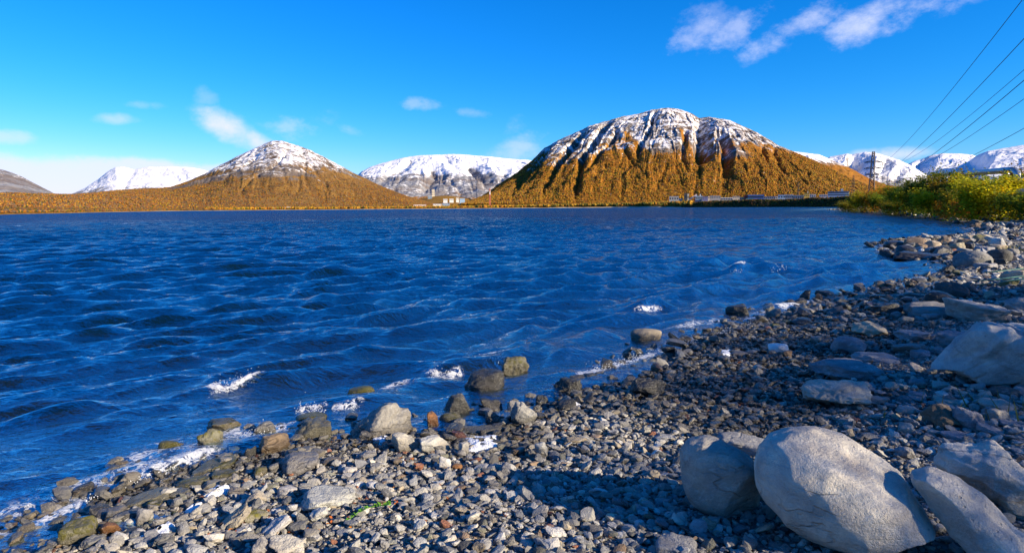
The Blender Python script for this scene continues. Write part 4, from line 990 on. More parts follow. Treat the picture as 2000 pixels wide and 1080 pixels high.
((1749, 481, 1787, 499), 'r', 'd', 'black rock in front of the brown hump', {}),
((1787, 477, 1809, 490), 'c', 'b', 'small brown stone under the brown hump', {}),
((1806, 470, 1836, 487), 'r', 't', 'tan rock near the middle of the spit', {}),
((1830, 462, 1856, 480), 'c', 'b', 'brown rock with an orange lit side at the back of the spit', {}),
((1818, 481, 1859, 499), 'r', 'd', 'dark smooth boulder at the front of the spit', {}),
((1853, 474, 1882, 491), 'c', 't', 'tan block behind the round green grey boulder', {}),
((1880, 459, 1902, 470), 'c', 't', 'bright tan stone at the back of the spit', {}),
((1900, 459, 1927, 474), 'r', 'o', 'olive tan stone right of the bright tan one', dict(wetk=.1)),
((1932, 465, 1962, 485), 'a', 'w', 'whitish pointed rock at the right end of the spit', {}),
((1881, 475, 1905, 489), 'c', 'd', 'dark stone in the middle of the spit root', {}),
((1904, 482, 1939, 497), 's', 'u', 'blue flat rock above the dark round boulder', {}),
((1861, 489, 1893, 505), 'r', 'd', 'dark cobble left of the round green grey boulder', {}),
((1749, 492, 1823, 506), 's', 'd', 'long low black slab at the front of the spit', {}),
((1806, 463, 1831, 473), 's', 'd', 'low black rock at the back of the spit', {}),
((1967, 486, 1988, 500), 'r', 'g', 'grey cobble beside the green tuft', {}),
((1981, 520, 2006, 533), 's', 't', 'sunlit tan slab on the right edge', {}),
((1930, 478, 1964, 489), 's', 't', 'flat tan slab in front of the whitish pointed rock', {}),
((1870, 467, 1901, 478), 's', 'b', 'flat brown stone behind the tan block', {}),
((1942, 506, 1966, 521), 'c', 'd', 'dark stone below the dark round boulder', {}),
((1718, 489, 1745, 502), 's', 'd', 'wave washed flat rock off the tip of the spit', {}),
((1834, 519, 1864, 535), 'a', 'd', 'black rock in the splash beside the pebble beach', {}),
]
for b_, s_, t_, l_, kw in L: stone(b_, s_, t_, l_, **kw)

# further stones of the beach, each named by the marked stone it lies next to
LAND = [p for p in stones_px if p[2] > 30]
used = {p[4] for p in stones_px}
def auto_label(cx, cyp, wpx, tone, style, far=False):
    adj = {'g': 'grey', 'w': 'white', 'd': 'dark', 'b': 'brown', 'o': 'olive', 'u': 'blue grey', 'r': 'rust', 't': 'tan', 'l': 'pale'}[tone]
    shp = {'r': 'round', 'a': 'angular', 's': 'flat', 'c': 'blunt'}[style]
    near_ = sorted(LAND, key=lambda p: math.hypot(p[0] - cx, (p[1] - cyp) * 1.6))
    for p in near_[:8]:
        dx, dy = cx - p[0], cyp - p[1]
        rel = ('left of' if dx < 0 else 'right of') if abs(dx) > abs(dy) * 1.4 else ('above' if dy < 0 else 'below')
        short = ' '.join(p[4].split()[:6])
        while short.split()[-1] in ('in', 'the', 'a', 'with', 'and', 'of', 'by', 'at', 'on', 'to', 'one', 'just', 'right', 'left', 'behind', 'beside', 'from', 'its', 'half'): short = ' '.join(short.split()[:-1])
        short = short.rstrip(',')
        lab = f'{adj} {shp} stone {rel} the {short}'
        if lab not in used: used.add(lab); return lab
    for p in near_[8:40]:
        short = ' '.join(p[4].split()[:5]).rstrip(',')
        lab = f'{adj} {shp} stone some way off from the {short}'
        if lab not in used: used.add(lab); return lab
    return f'{adj} {shp} stone on the beach'
ZONES = [  # px box, count, size range px, tones
    ((1700, 655, 1850, 870), 26, (16, 36), 'uuulg'), ((1830, 690, 2000, 870), 14, (18, 40), 'uulg'), ((420, 905, 1000, 1075), 32, (13, 30), 'gglwtg'), ((160, 1020, 420, 1078), 10, (14, 30), 'glgow'),
    ((860, 770, 1250, 830), 8, (14, 28), 'dgo'), ((1640, 600, 2000, 650), 16, (18, 42), 'duug'), ((1850, 430, 2000, 470), 16, (10, 26), 'dbutd'), ((1660, 408, 1880, 428), 14, (7, 16), 'ddub'), ((1100, 930, 1320, 1070), 8, (14, 34), 'uug')]
rng = np.random.default_rng(99)
for (zx0, zy0, zx1, zy1), n, (smin, smax), tones in ZONES:
    k = 0; tries = 0
    while k < n and tries < n * 40:
        tries += 1
        px, py = rng.uniform(zx0, zx1), rng.uniform(zy0, zy1)
        w = smin + (smax - smin) * rng.random() ** 1.6; h = w * rng.uniform(.45, .75)
        if any(abs(px - p[0]) < (w + p[2]) * .42 and abs(py - p[1]) < (h + p[3]) * .42 for p in stones_px): continue
        G = hit(px, py)
        sS = float(shore_s(np.array([G[0]]), np.array([G[1]]))[0])
        if sS < -0.5: continue
        tn = tones[rng.integers(len(tones))]
        if sS < 0.3 and tn in 'lwgu': tn = 'd' if rng.random() < .6 else 'o'
        st = 'asca'[rng.integers(4)]
        stone((px - w/2, py - h, px + w/2, py), st, tn, auto_label(px, py - h/2, w, tn, st), group='loose stones on the beach', tilt=rng.uniform(-12, 12))
        k += 1

# pebbles: far too many to count
def pebbles():
    rng = np.random.default_rng(7)
    T = []
    for i in range(30):
        V, F = rock_unit(rng, 'as'[i % 2] if i % 5 else 'c', 2, (1, .8, .5)); T.append(V)
    F2 = ico(2)[1]; T = np.array(T)
    T1 = []
    for i in range(20):
        V, F = rock_unit(rng, 'ac'[i % 2], 1, (1, .8, .5)); T1.append(V)
    F1 = ico(1)[1]; T1 = np.array(T1)
    def scatter(n, r0, r1, a0, a1, med, sig, tmpl, F, smax):
        r = np.sqrt(rng.uniform(r0 * r0, r1 * r1, n)); a = np.radians(rng.uniform(a0, a1, n)); x, y = r * np.sin(a), r * np.cos(a)
        s = shore_s(x, y)
        ok = (s > -0.55 * (1 + rng.random(n))) & (s < 11 + 2 * rng.random(n))
        ok &= rng.random(n) < np.where(s < -0.1, .55, 1)
        x, y, s = x[ok], y[ok], s[ok]; n = len(x)
        z = ground_from_s(s, x, y)
        patch = fbm2(x * 1.1, y * 1.1, 3, 91)
        size = np.minimum(med * np.exp(sig * rng.normal(size=n)) * (1 + .55 * patch) * (1 + .35 * (1 - sst(.2, 1.6, np.abs(s - .5)))), smax)
        return x, y, z, s, size, tmpl, F
    def edge(n, smin, smax):   # wet stones lying in the wash along the water line
        u = rng.uniform(3, 30, n); i = np.clip(u.astype(int), 0, len(shore) - 2); f = (u - i)[:, None]; p = shore[i] * (1 - f) + shore[i + 1] * f
        off = np.array([-.57, .82])[None] * rng.uniform(-.25, .75, n)[:, None] + rng.normal(0, .1, (n, 2)); x, y = (p + off).T
        s = shore_s(x, y); ok = (s > -.75) & (s < .3); x, y, s = x[ok], y[ok], s[ok]
        size = (smin + (smax - smin) * rng.random(len(x)) ** 2) * np.clip(np.hypot(x, y) / 6, .8, 1.8)
        return x, y, np.maximum(ground_from_s(s, x, y), -size * .22) , np.minimum(s, .1), size, T, F2
    def build(name, label, parts):
        VV, FF, TI, WE, LO = [], [], [], [], []; off = 0
        for x, y, z, s, size, tmpl, F in parts:
            n = len(x); ti = rng.integers(0, len(tmpl), n); V = tmpl[ti]; k = V.shape[1]
            sc = size[:, None, None] * np.stack([rng.uniform(.85, 1.25, n), rng.uniform(.6, 1.0, n), rng.uniform(.22, .6, n)], 1)[:, None, :]
            V = V * sc
            t1, t2 = rng.normal(0, .32, n)[:, None], rng.normal(0, .32, n)[:, None]; th = rng.uniform(0, 6.283, n)[:, None]
            X_, Y_, Z_ = V[..., 0], V[..., 1], V[..., 2]
            Y_, Z_ = Y_ * np.cos(t1) - Z_ * np.sin(t1), Y_ * np.sin(t1) + Z_ * np.cos(t1)
            X_, Z_ = X_ * np.cos(t2) - Z_ * np.sin(t2), X_ * np.sin(t2) + Z_ * np.cos(t2)
            X_, Y_ = X_ * np.cos(th) - Y_ * np.sin(th), X_ * np.sin(th) + Y_ * np.cos(th)
            loc = np.stack([X_, Y_, Z_], -1) + rng.uniform(-30, 30, (n, 1, 3))
            P = np.stack([X_ + x[:, None], Y_ + y[:, None], Z_ + (z + size * rng.uniform(.0, .38, n))[:, None]], -1)
            pal_ = np.array([TONE['g'], TONE['u'], TONE['l'], TONE['w'], TONE['d'], TONE['t'], TONE['b'], (.30, .13, .075), (.20, .20, .16)])
            tone = 1.05 * pal_[rng.choice(len(pal_), n, p=[.26, .17, .22, .15, .09, .045, .02, .015, .03])] * rng.uniform(.55, 1.35, (n, 1))
            wet = (1 - sst(.15, .75, s + .35 * fbm2(x * 1.1, y * 1.1, 3, 33) - 1.9 * sst(0.5, 2.4, x) * (1 - sst(6, 9, x)))) * rng.uniform(.75, 1, n)
            VV.append(P.reshape(-1, 3)); FF.append((F[None] + (np.arange(n) * k)[:, None, None] + off).reshape(-1, 3)); off += n * k
            TI.append(np.repeat(tone, k, 0)); WE.append(np.repeat(wet, k)); LO.append(loc.reshape(-1, 3))
        V = np.concatenate(VV)
        o = mesh_np(name, V, np.concatenate(FF), False, {'tint': np.concatenate(TI), 'wet': np.concatenate(WE), 'loc': np.concatenate(LO), 'moss': np.zeros(len(V))}, M_stone)
        tag(o, label, 'pebbles', kind='stuff')
    build('pebbles', 'grey and white pebbles covering the near part of the beach', [scatter(54000, 2.4, 6.2, -46, 46, .0215, .60, T, F2, .10)])
    build('pebbles', 'wet stones in the wash and pebbles covering the beach farther off', [edge(420, .06, .19), scatter(34000, 6.2, 12, -14, 46, .036, .46, T1, F1, .13), scatter(16000, 12, 26, 10, 46, .075, .45, T1, F1, .26), scatter(9000, 26, 75, 22, 46, .17, .5, T1, F1, .6), scatter(5000, 75, 300, 24, 42, .34, .5, T1, F1, 1.0)])
pebbles()

# ------------------------------------------------------------------ froth, spray, leaves, sprig, twig, cables
t = NT('froth'); c = t.coord('Position')
M_froth = t.done(t.bsdf(t.mix(t.ramp(t.noise(c, 40, 4, .7), .35, .7), (.62, .64, .66), (.86, .87, .88)), 0.5, t.bump(t.voro(c, 70), 0.6, .01), 0.4))
def froth_patch(name, label, outlines):
    V, F = [], []
    for pl in outlines:
        P = [hit(*p) for p in pl]; cx = sum(p[0] for p in P) / len(P); cy_ = sum(p[1] for p in P) / len(P)
        n = 60; ring = []
        for i in range(n):
            f = i / n * len(P); a, b = P[int(f)], P[(int(f) + 1) % len(P)]; ring.append(a[:2] + (b[:2] - a[:2]) * (f % 1))
        ring = np.array(ring); base = len(V); K = 7
        for j in range(K):
            q = 1 - j / K
            for i in range(n):
                p = np.array([cx, cy_]) + (ring[i] - [cx, cy_]) * q * (1 + .10 * float(vn2(ring[i][0] * 14, ring[i][1] * 14 + j, 3)))
                zz = max(ground_at(*p), -0.02) + 0.028 * (1 - q ** 3) + 0.012 * (1 - q) + .004 + .008 * float(vn2(p[0] * 30, p[1] * 30, 8)) - (0.02 if j == 0 else 0)
                V.append((p[0], p[1], zz))
        for j in range(K - 1):
            for i in range(n): F.append((base + j*n + i, base + j*n + (i+1) % n, base + (j+1)*n + (i+1) % n, base + (j+1)*n + i))
    o = mesh_np(name, np.array(V), np.array(F), True, None, M_froth)
    return tag(o, label, 'foam', kind='stuff')
froth_patch('foam', 'white froth left lying on the gravel along the water line', [
    [(1077, 795), (1100, 785), (1115, 778), (1140, 782), (1168, 775), (1160, 783), (1142, 790), (1140, 800), (1110, 810), (1090, 800)],
    [(890, 858), (930, 852), (978, 850), (975, 868), (985, 880), (955, 886), (910, 888), (905, 870)],
    [(395, 965), (425, 952), (468, 950), (440, 968), (400, 978)], [(300, 1040), (335, 1020), (350, 1028), (330, 1052), (290, 1062), (262, 1060)],
    [(360, 1003), (378, 988), (400, 984), (392, 998), (372, 1010)], [(1405, 685), (1430, 684), (1432, 694), (1404, 706), (1398, 700)], [(720, 862), (760, 852), (772, 860), (740, 872)]])
# spray of the breaking waves: thousands of droplets
rng = np.random.default_rng(12)
SP = [((415, 508), (738, 768), 420, .16), ((580, 632), (785, 808), 200, .13), ((655, 700), (785, 800), 60, .05), ((835, 900), (718, 735), 160, .10), ((940, 990), (684, 700), 70, .05), ((1150, 1290), (686, 726), 500, .08), ((1300, 1475), (632, 682), 500, .08),
      ((490, 540), (826, 850), 160, .09), ((1262, 1290), (594, 606), 45, .08), ((1425, 1450), (524, 534), 80, .14), ((1505, 1535), (519, 527), 80, .16), ((150, 400), (885, 985), 160, .03)]
P = []; Sz = []
for (xa, xb), (ya, yb), n, hh in SP:
    for _ in range(n):
        u = rng.random(); px = xa + (xb - xa) * u; up = (xa, xb) in ((150, 400), (-10, 150), (415, 508), (1150, 1290), (1300, 1475))
        py = (yb - (yb - ya) * u if up else rng.uniform(ya + (yb - ya) * .6, yb)) + rng.normal(0, 3)
        g = on_plane(px, py, 0.02); d = math.hypot(g[0], g[1]); z = .02 + abs(rng.normal(0, hh * .5)) * (rng.random() ** 1.5)
        P.append((g[0] + rng.normal(0, .02), g[1] + rng.normal(0, .03), z)); Sz.append(rng.uniform(.0012, .0036) * max(1, d / 6.5) * (1.5 if rng.random() < .12 else 1))
P = np.array(P); Sz = np.array(Sz); bv, bf = ico(1)
V = bv[None] * Sz[:, None, None] + P[:, None]; F = (bf[None] + (np.arange(len(P)) * len(bv))[:, None, None]).reshape(-1, 3)
tag(mesh_np('spray', V.reshape(-1, 3), F, True, None, M_froth), 'white droplets thrown up where small waves break on stones', 'spray', kind='stuff')

def leaf_mesh(rng, P, L, W, tint):
    n = len(P); th = rng.uniform(0, 6.28, n); el = rng.uniform(-.5, .5, n)
    d = np.stack([np.cos(th) * np.cos(el), np.sin(th) * np.cos(el), np.sin(el)], 1); s = np.stack([-np.sin(th), np.cos(th), rng.uniform(-.5, .5, n)], 1); u = np.cross(d, s)
    L = L[:, None]; W = W[:, None]
    V = np.stack([P - d * L, P + s * W + u * W * .3, P + d * L, P - s * W + u * W * .3], 1).reshape(-1, 3)
    F = np.arange(n * 4).reshape(n, 4)
    return V, F, np.repeat(tint, 4, 0)
t = NT('leaf_litter'); M_litter = t.done(t.bsdf(t.attr('tint', True), 0.7, None, 0.3))
spots = [(500, 1020, 25), (470, 1035, 20), (565, 1047, 20), (690, 985, 14), (765, 990, 10), (800, 905, 14), (660, 1030, 25), (460, 1060, 30), (740, 960, 30), (640, 955, 20), (1370, 780, 40), (1420, 700, 40), (1100, 855, 18), (1940, 545, 30), (870, 960, 40), (1190, 1000, 50)]
P = []; 
for (sx_, sy_, sp) in spots:
    for _ in range(9):
        g = hit(sx_ + rng.normal(0, sp), sy_ + rng.normal(0, sp * .4)); P.append((g[0], g[1], g[2] + rng.uniform(.015, .035)))
P = np.array(P); k_ = np.clip(np.hypot(P[:, 0], P[:, 1]) / 5, .8, 3)
lc = np.array([[.40, .11, .02], [.30, .08, .02], [.45, .18, .03], [.22, .08, .03]])[rng.integers(0, 4, len(P))]
V, F, T_ = leaf_mesh(rng, P, .017 * k_, .010 * k_, lc)
tag(mesh_np('fallen_leaves', V, F, False, {'tint': T_}, M_litter), 'small orange and red fallen leaves between the pebbles', 'leaves', kind='stuff')

M_green = plain('fresh_green_leaf', (.10, .26, .012), .5, 0, .35, 30)
root = empty('green_sprig', tuple(hit(725, 1003)), 0); tag(root, 'bright green leafy sprig lying on the sunlit pebbles', 'plant')
g0 = np.array(root.location)
mb = MB(); pts = []
for px, py, dz in ((682, 1020, .02), (700, 1010, .035), (720, 1004, .045), (745, 1001, .05), (764, 998, .045)):
    q = hit(px, py) - g0; pts.append((q[0], q[1], q[2] + dz))
mb.tube(pts, .003, 6); mb.build('stem', M_green, root, True)
mb = MB()
for i in range(46):
    f = (rng.random() ** .7) * (len(pts) - 1.001); a, b = np.array(pts[int(f)]), np.array(pts[int(f) + 1]); p = a + (b - a) * (f % 1)
    an = rng.uniform(0, 6.28); l, w = rng.uniform(.016, .034), rng.uniform(.006, .011); d = np.array([math.cos(an), math.sin(an), rng.uniform(-.1, .7)]); s = np.array([-math.sin(an), math.cos(an), rng.uniform(-.3, .3)])
    mb.poly([p, p + d * l * .5 + s * w + [0, 0, .003], p + d * l, p + d * l * .5 - s * w + [0, 0, .003]], [(0, 1, 2), (0, 2, 3)])
mb.build('leaves', M_green, root)
M_twig = plain('dry_twig', (.20, .13, .07), .8)
def laid(name, label, cat, px, r, mat, lift=0.02, grp=None):
    P = [hit(*p) for p in px]; P = [(p[0], p[1], p[2] + lift) for p in P]; mb = MB(); mb.tube(P, r, 8)
    return tag(mb.build(name, mat, None, True), label, cat, grp)
laid('twig', 'thin dry twig in front of the oblong grey boulder', 'twig', [(1600, 803), (1632, 806), (1662, 812), (1690, 818), (1714, 823)], .005, M_twig)
laid('twig', 'short pale stick on the gravel left of the squarish boulder', 'twig', [(1300, 904), (1312, 902), (1325, 898)], .004, plain('pale_stick', (.5, .38, .15), .8))
laid('twig', 'bent dry stem beside the brown faced block', 'twig', [(1838, 842), (1850, 839), (1864, 842), (1872, 846)], .005, M_twig)
M_cable = plain('green_cable', (.012, .10, .085), .5)
for lab, px, lf in (('upper green cable running out to the right edge over stones', [(1922, 549), (1957, 546), (2000, 541), (2060, 534)], .22),
                ('middle green cable stretched above the pebbles to the right edge', [(1900, 567), (1934, 564), (2000, 556), (2060, 549)], .2), ('lowest of the three green cables', [(1900, 572), (1943, 567), (1984, 560), (2030, 555)], .16)):
    laid('cable', lab, 'cable', px, .016, M_cable, lf, 'green cables on the upper beach')

# ------------------------------------------------------------------ bushes
t = NT('bush_leaves'); oi = t.n.new('ShaderNodeObjectInfo')
lcol = t.mix(1.0, oi.outputs['Color'], t.attr('tint', True), 'MULTIPLY')
tl = t.n.new('ShaderNodeBsdfTranslucent'); t.link(lcol, tl.inputs['Color'])
M_leaf = t.done(t.mixsh(0.42, t.bsdf(lcol, 0.6, None, 0.25), tl.outputs[0]))
M_bark = plain('bush_bark', (.10, .075, .055), .9)
def bush_meshes(seed, nleaf, leaf, spread=0.62):
    rng = np.random.default_rng(seed); mb = MB(); tips = []
    for i in range(9):
        an = i / 9 * 6.283 + rng.uniform(-.3, .3); lean = rng.uniform(.1, .62) * spread / .62; top = rng.uniform(.62, 1.0) * (1 - .3 * lean)
        p0 = Vector((.05 * math.cos(an), .05 * math.sin(an), -.06)); p3 = Vector((lean * math.cos(an), lean * math.sin(an), top * .86)); p1 = p0.lerp(p3, .35) + Vector((0, 0, .08)); p2 = p0.lerp(p3, .7) + Vector((rng.uniform(-.04, .04), rng.uniform(-.04, .04), .05))
        mb.tube([p0, p1, p2, p3], .016, 5, .004); tips += [(p2, .8), (p3, 1.0)]
        for j in range(4):
            b0 = p1.lerp(p3, rng.uniform(0.05, .9)); a2 = an + rng.uniform(-1.4, 1.4); b1 = b0 + Vector((math.cos(a2), math.sin(a2), rng.uniform(.2, 1.1))) * rng.uniform(.13, .28)
            mb.tube([b0, b0.lerp(b1, .5) + Vector((0, 0, .02)), b1], .006, 4, .002); tips.append((b1, .9))
    tp = np.array([t_[0][:] for t_ in tips]); sh = rng.uniform(.55, 1.15, len(tp))
    idx = rng.integers(0, len(tp), nleaf); rad = rng.uniform(.07, .15, len(tp))[idx]
    P = tp[idx] + rng.normal(size=(nleaf, 3)) * rad[:, None] * np.array([1, 1, .8]); P[:, 2] = np.maximum(P[:, 2], .02)
    low = rng.random(nleaf) < .16; P[low] = np.stack([rng.normal(0, spread * .5, low.sum()), rng.normal(0, spread * .5, low.sum()), rng.uniform(.02, .4, low.sum())], 1)
    ti = (sh[idx] * rng.uniform(.75, 1.3, nleaf))[:, None] * np.where(rng.random((nleaf, 1)) < .16, np.array([[1.35, 1.0, .6]]), np.array([[1, 1, 1.0]]))
    V, F, T_ = leaf_mesh(rng, P, leaf * rng.uniform(.7, 1.3, nleaf), leaf * .55 * rng.uniform(.7, 1.3, nleaf), ti)
    fol = mesh_np('foliage', V, F, False, {'tint': np.clip(T_, 0, 2)}, M_leaf, link=False)
    me = bpy.data.meshes.new('stems'); me.from_pydata(mb.v, [], mb.f); me.update(); me.materials.append(M_bark)
    return fol, me
BUSH = [bush_meshes(100 + i, 5600, .040) for i in range(5)]
BUSHN = [bush_meshes(200 + i, 9000, .020) for i in range(2)]
def bush(x, y, h, w, color, label, kind, var=0, grp='bushes along the right bank'):
    src = (BUSHN if kind == 'near' else BUSH)[var]
    r = empty('willow_bush', (x, y, ground_at(x, y) - .05), random.Random(int(x * 37 + y * 11)).uniform(0, 6.28)); r.scale = (w / 1.2, w / 1.2, h * 1.1) if kind == 'near' else (w / 1.15, w / 1.15, h * 1.18)
    tag(r, label, 'bush', grp)
    for nm, me in zip(('foliage', 'stems'), src):
        o = bpy.data.objects.new(nm, me); COL.objects.link(o); o.parent = r; o.color = (*color, 1)
    return r
YG, GR, OR, YE, DG, OL = (.47, .45, .020), (.26, .33, .022), (.62, .30, .014), (.66, .60, .018), (.16, .21, .018), (.34, .30, .02)
BUSHES = [  # px of base centre, px of top, px width, range m, colour, label
    (1662, 410, 393, 44, 205, OL, 'lowest olive bush at the left tip of the bank'), (1688, 411, 378, 52, 190, YG, 'yellow green bush under the tall pylon'), (1712, 410, 369, 46, 185, OR, 'orange bush at the foot of the tall pylon'),
    (1742, 410, 363, 44, 178, (.46, .26, .012), 'golden bush right of the orange one'), (1735, 413, 376, 60, 160, GR, 'green bush in front of the orange and golden bushes'), (1768, 411, 358, 60, 150, GR, 'mid green bush behind the bank right of the golden one'),
    (1790, 414, 366, 70, 135, YG, 'yellow flecked bush in the middle of the bank'), (1805, 411, 347, 64, 130, DG, 'dark green tall bush in the middle of the bank'), (1838, 411, 333, 60, 120, DG, 'tallest dark bush, left of the pipeline'),
    (1828, 416, 368, 76, 112, YE, 'bright yellow bush low on the bank'), (1860, 412, 344, 62, 112, (.26, .17, .012), 'rusty green bush under the pipeline'), (1868, 418, 372, 60, 96, OL, 'olive bush above the dark stones'),
    (1890, 412, 346, 66, 108, YG, 'yellow green bush right under the pipeline'), (1893, 418, 388, 44, 90, (.36, .13, .015), 'small rust orange shrub at the stone edge'), (1925, 414, 338, 70, 98, GR, 'bushy green shrub below the pipe bend'),
    (1945, 420, 350, 96, 82, YE, 'large glowing yellow bush near the right edge'), (1905, 420, 356, 80, 84, YG, 'broad bush with yellow leaves, largest on the bank'), (1978, 420, 352, 70, 84, YG, 'yellow green bush beneath the pipe elbow'),
    (2010, 416, 322, 60, 105, (.26, .15, .012), 'brownish tree like bush cut by the right edge'), (2020, 424, 368, 90, 74, GR, 'green bush cut by the right edge'), (1755, 416, 392, 44, 140, OL, 'short olive bush on the shore in the middle'), (1852, 419, 394, 40, 100, OR, 'short orange shrub above the shore stones'),
    (2075, 420, 345, 90, 84, YG, 'yellow green bush just beyond the right edge'), (2140, 425, 340, 110, 72, GR, 'green bush farther beyond the right edge')]
for i, (px, pyb, pyt, wpx, rg_, colr, lab) in enumerate(BUSHES):
    d = pix_dir(px, 405); hd = math.hypot(d[0], d[1]); x, y = d[0] / hd * rg_, d[1] / hd * rg_
    top = at_range(px, pyt, rg_)[2]; gz_ = ground_at(x, y); w = wpx / FPX * rg_ / (hd)
    bush(x, y, max(top - gz_, 1.0), w * 1.05, colr, lab, 'far', i % 5)
# the row of bushes on the bank to the right of the viewpoint; its shadow lies over the beach
def uv(u, v): return 0.866 * u + 0.5 * v, -0.5 * u + 0.866 * v
ROW = [(10.5, 3.82, 4.9, 1.35, GR, 'narrow bush at the near end of the row'), (11.2, 6.3, 4.9, 2.6, YG, 'first broad bush of the row by the beach'), (10.4, 8.7, 4.6, 2.8, GR, 'second broad bush of the row by the beach'), (11.5, 11.2, 4.8, 2.8, OL, 'olive bush in the middle of the row'),
       (11.2, 13.6, 4.6, 2.8, YG, 'yellowish bush past the middle of the row'), (12.0, 16.2, 4.7, 3.0, GR, 'green bush towards the far end of the row'), (14.5, 9.6, 6.0, 3.4, DG, 'tall dark bush behind the row'), (14.0, 14.6, 5.8, 3.4, GR, 'tall green bush behind the row')]
for i, (u, v, h, w, colr, lab) in enumerate(ROW):
    x, y = uv(u, v); g = ground_at(x, y); bush(x, y, max(h - g * .9, 1.5), w, colr, lab, 'near', i % 2, 'bushes beside the viewpoint')

# grass on the bank under the bushes
rng = np.random.default_rng(31)
n = 60000; r = np.exp(rng.uniform(math.log(24), math.log(240), n)); a = np.radians(rng.uniform(24, 48, n)); x, y = r * np.sin(a), r * np.cos(a); s = shore_s(x, y)
ok = (s > 6.5 + 2 * rng.random(n)) & (s < 26) & (fbm2(x * .5, y * .5, 2, 7) > -.25); x, y, s, r = x[ok], y[ok], s[ok], r[ok]
for (gx, gy, k) in ((1982, 490, 160), (1995, 812, 40), (1993, 488, 120)):
    q = hit(gx, gy); x = np.append(x, q[0] + rng.normal(0, .35, k)); y = np.append(y, q[1] + rng.normal(0, .35, k)); r = np.append(r, np.full(k, 20.))
z = ground(x, y); n = len(x); h = rng.uniform(.18, .5, n) * np.where(r > 40, 1.5, .5); th = rng.uniform(0, 6.28, n); wd = .012 * np.clip(r / 25, .6, 5); ln = rng.normal(0, .3, (n, 2)) * h[:, None]
V = np.stack([np.stack([x - np.cos(th) * wd, y - np.sin(th) * wd, z - .02], 1), np.stack([x + np.cos(th) * wd, y + np.sin(th) * wd, z - .02], 1), np.stack([x + ln[:, 0], y + ln[:, 1], z + h], 1)], 1).reshape(-1, 3)
gc = np.array([[.20, .15, .04], [.12, .13, .02], [.26, .20, .07], [.08, .10, .015]])[rng.integers(0, 4, n)]
tag(mesh_np('grass', V, np.arange(n * 3).reshape(n, 3), False, {'tint': np.repeat(gc, 3, 0)}, M_litter), 'dry autumn grass on the bank under the bushes', 'grass', kind='stuff')

# ------------------------------------------------------------------ pylons and wires
M_steel = plain('dark_pylon_steel', (.020, .012, .014), .6, 0); M_ins = plain('insulator', (.10, .08, .07), .4); M_wire = plain('wire', (.03, .035, .04), .5, .5)
TA = at_range(1705, 317, math.hypot(199.66, 350)); TB = np.array([35.56, 36.28]); TA2 = np.array([199.66, 350.0])
LDIR = (TB - TA2) / np.linalg.norm(TB - TA2); LN = np.array([-LDIR[1], LDIR[0]]); HALF = 2.77; ARMZ = (25.33, 21.97, 18.63)
def lattice(mb, z0, z1, w0, w1, nseg, bw):
    zs = [z0 + (z1 - z0) * (1 - (1 - i / nseg) ** 1.15) for i in range(nseg + 1)]
    W = lambda z: w0 + (w1 - w0) * (z - z0) / (z1 - z0)
    cs = [(1, 1), (-1, 1), (-1, -1), (1, -1)]
    for a, b in cs: mb.bar((a * w0 / 2, b * w0 / 2, z0), (a * w1 / 2, b * w1 / 2, z1), bw * 1.35)
    for i in range(nseg):
        za, zb = zs[i], zs[i + 1]; wa, wb = W(za) / 2, W(zb) / 2
        for k in range(4):
            (a, b), (c_, d) = cs[k], cs[(k + 1) % 4]
            mb.bar((a * wa, b * wa, za), (c_ * wb, d * wb, zb), bw * .7); mb.bar((c_ * wa, d * wa, za), (a * wb, b * wb, zb), bw * .7); mb.bar((a * wb, b * wb, zb), (c_ * wb, d * wb, zb), bw * .7)
def pylon(x, y, zoff, label, zground, thick=1.0):
    r = empty('power_pylon', (x, y, zoff), math.atan2(LN[1], LN[0])); tag(r, label, 'pylon', 'pylons of the power line')
    mb = MB(); lattice(mb, zground - zoff - .3, ARMZ[2] - 1, 3.6, 1.9, 6, .13 * thick); lattice(mb, ARMZ[2] - 1, 31.0, 1.9, 1.0, 5, .12 * thick); mb.build('tower', M_steel, r)
    for z, hl in zip(ARMZ, (4.2, 4.2, 3.4)):
        mb = MB()
        for s in (1, -1):
            for b in (.6, -.6): mb.bar((s * .6, b, z), (s * hl, 0, z), .16 * thick)
            mb.bar((s * .6, 0, z + .9), (s * hl, 0, z), .14 * thick)
        mb.bar((-.7, .6, z), (.7, .6, z), .16 * thick); mb.bar((-.7, -.6, z), (.7, -.6, z), .16 * thick)
        arm = mb.build('cross_arm', M_steel, r)
        for s in (1, -1):
            mb = MB(); mb.tube([(s * HALF, 0, z - .05), (s * HALF, 0, z - .8)], .09, 6); mb.build('insulator', M_ins, arm)
    return r
pylon(TA2[0], TA2[1], 0.0, 'tall dark lattice pylon standing behind the orange bush', ground_at(*TA2) if shore_s(TA2[0], TA2[1]) > 0 else 1.0, 2.2)
q = at_range(1665, 385, 760); pylon(q[0], q[1], 2.0, 'second dark pylon, half as tall, left of the tall one', far_z(np.array(pix_az_el(1665, 385)[0]), np.array(760.)), 1.5)
q = at_range(1558, 385, 1000); pylon(q[0], q[1], 4.0, 'third and farthest pylon, thin before the orange slope', far_z(np.array(pix_az_el(1558, 385)[0]), np.array(1000.)), 1.3)
pylon(TB[0], TB[1], -5.9, 'nearest pylon, beyond the right edge of the view', ground_at(*TB))
names = {(1, 0): 'topmost of the six wires, crossing the upper right corner', (1, 1): 'second wire from the top at the right edge', (1, 2): 'third wire from the top at the right edge', (-1, 0): 'fourth wire from the top at the right edge', (-1, 1): 'fifth wire from the top at the right edge', (-1, 2): 'lowest of the six wires, nearest the bushes'}
order = [(1, 2), (-1, 1), (-1, 2), (1, 0), (1, 1), (-1, 0)]
WIRES = {}
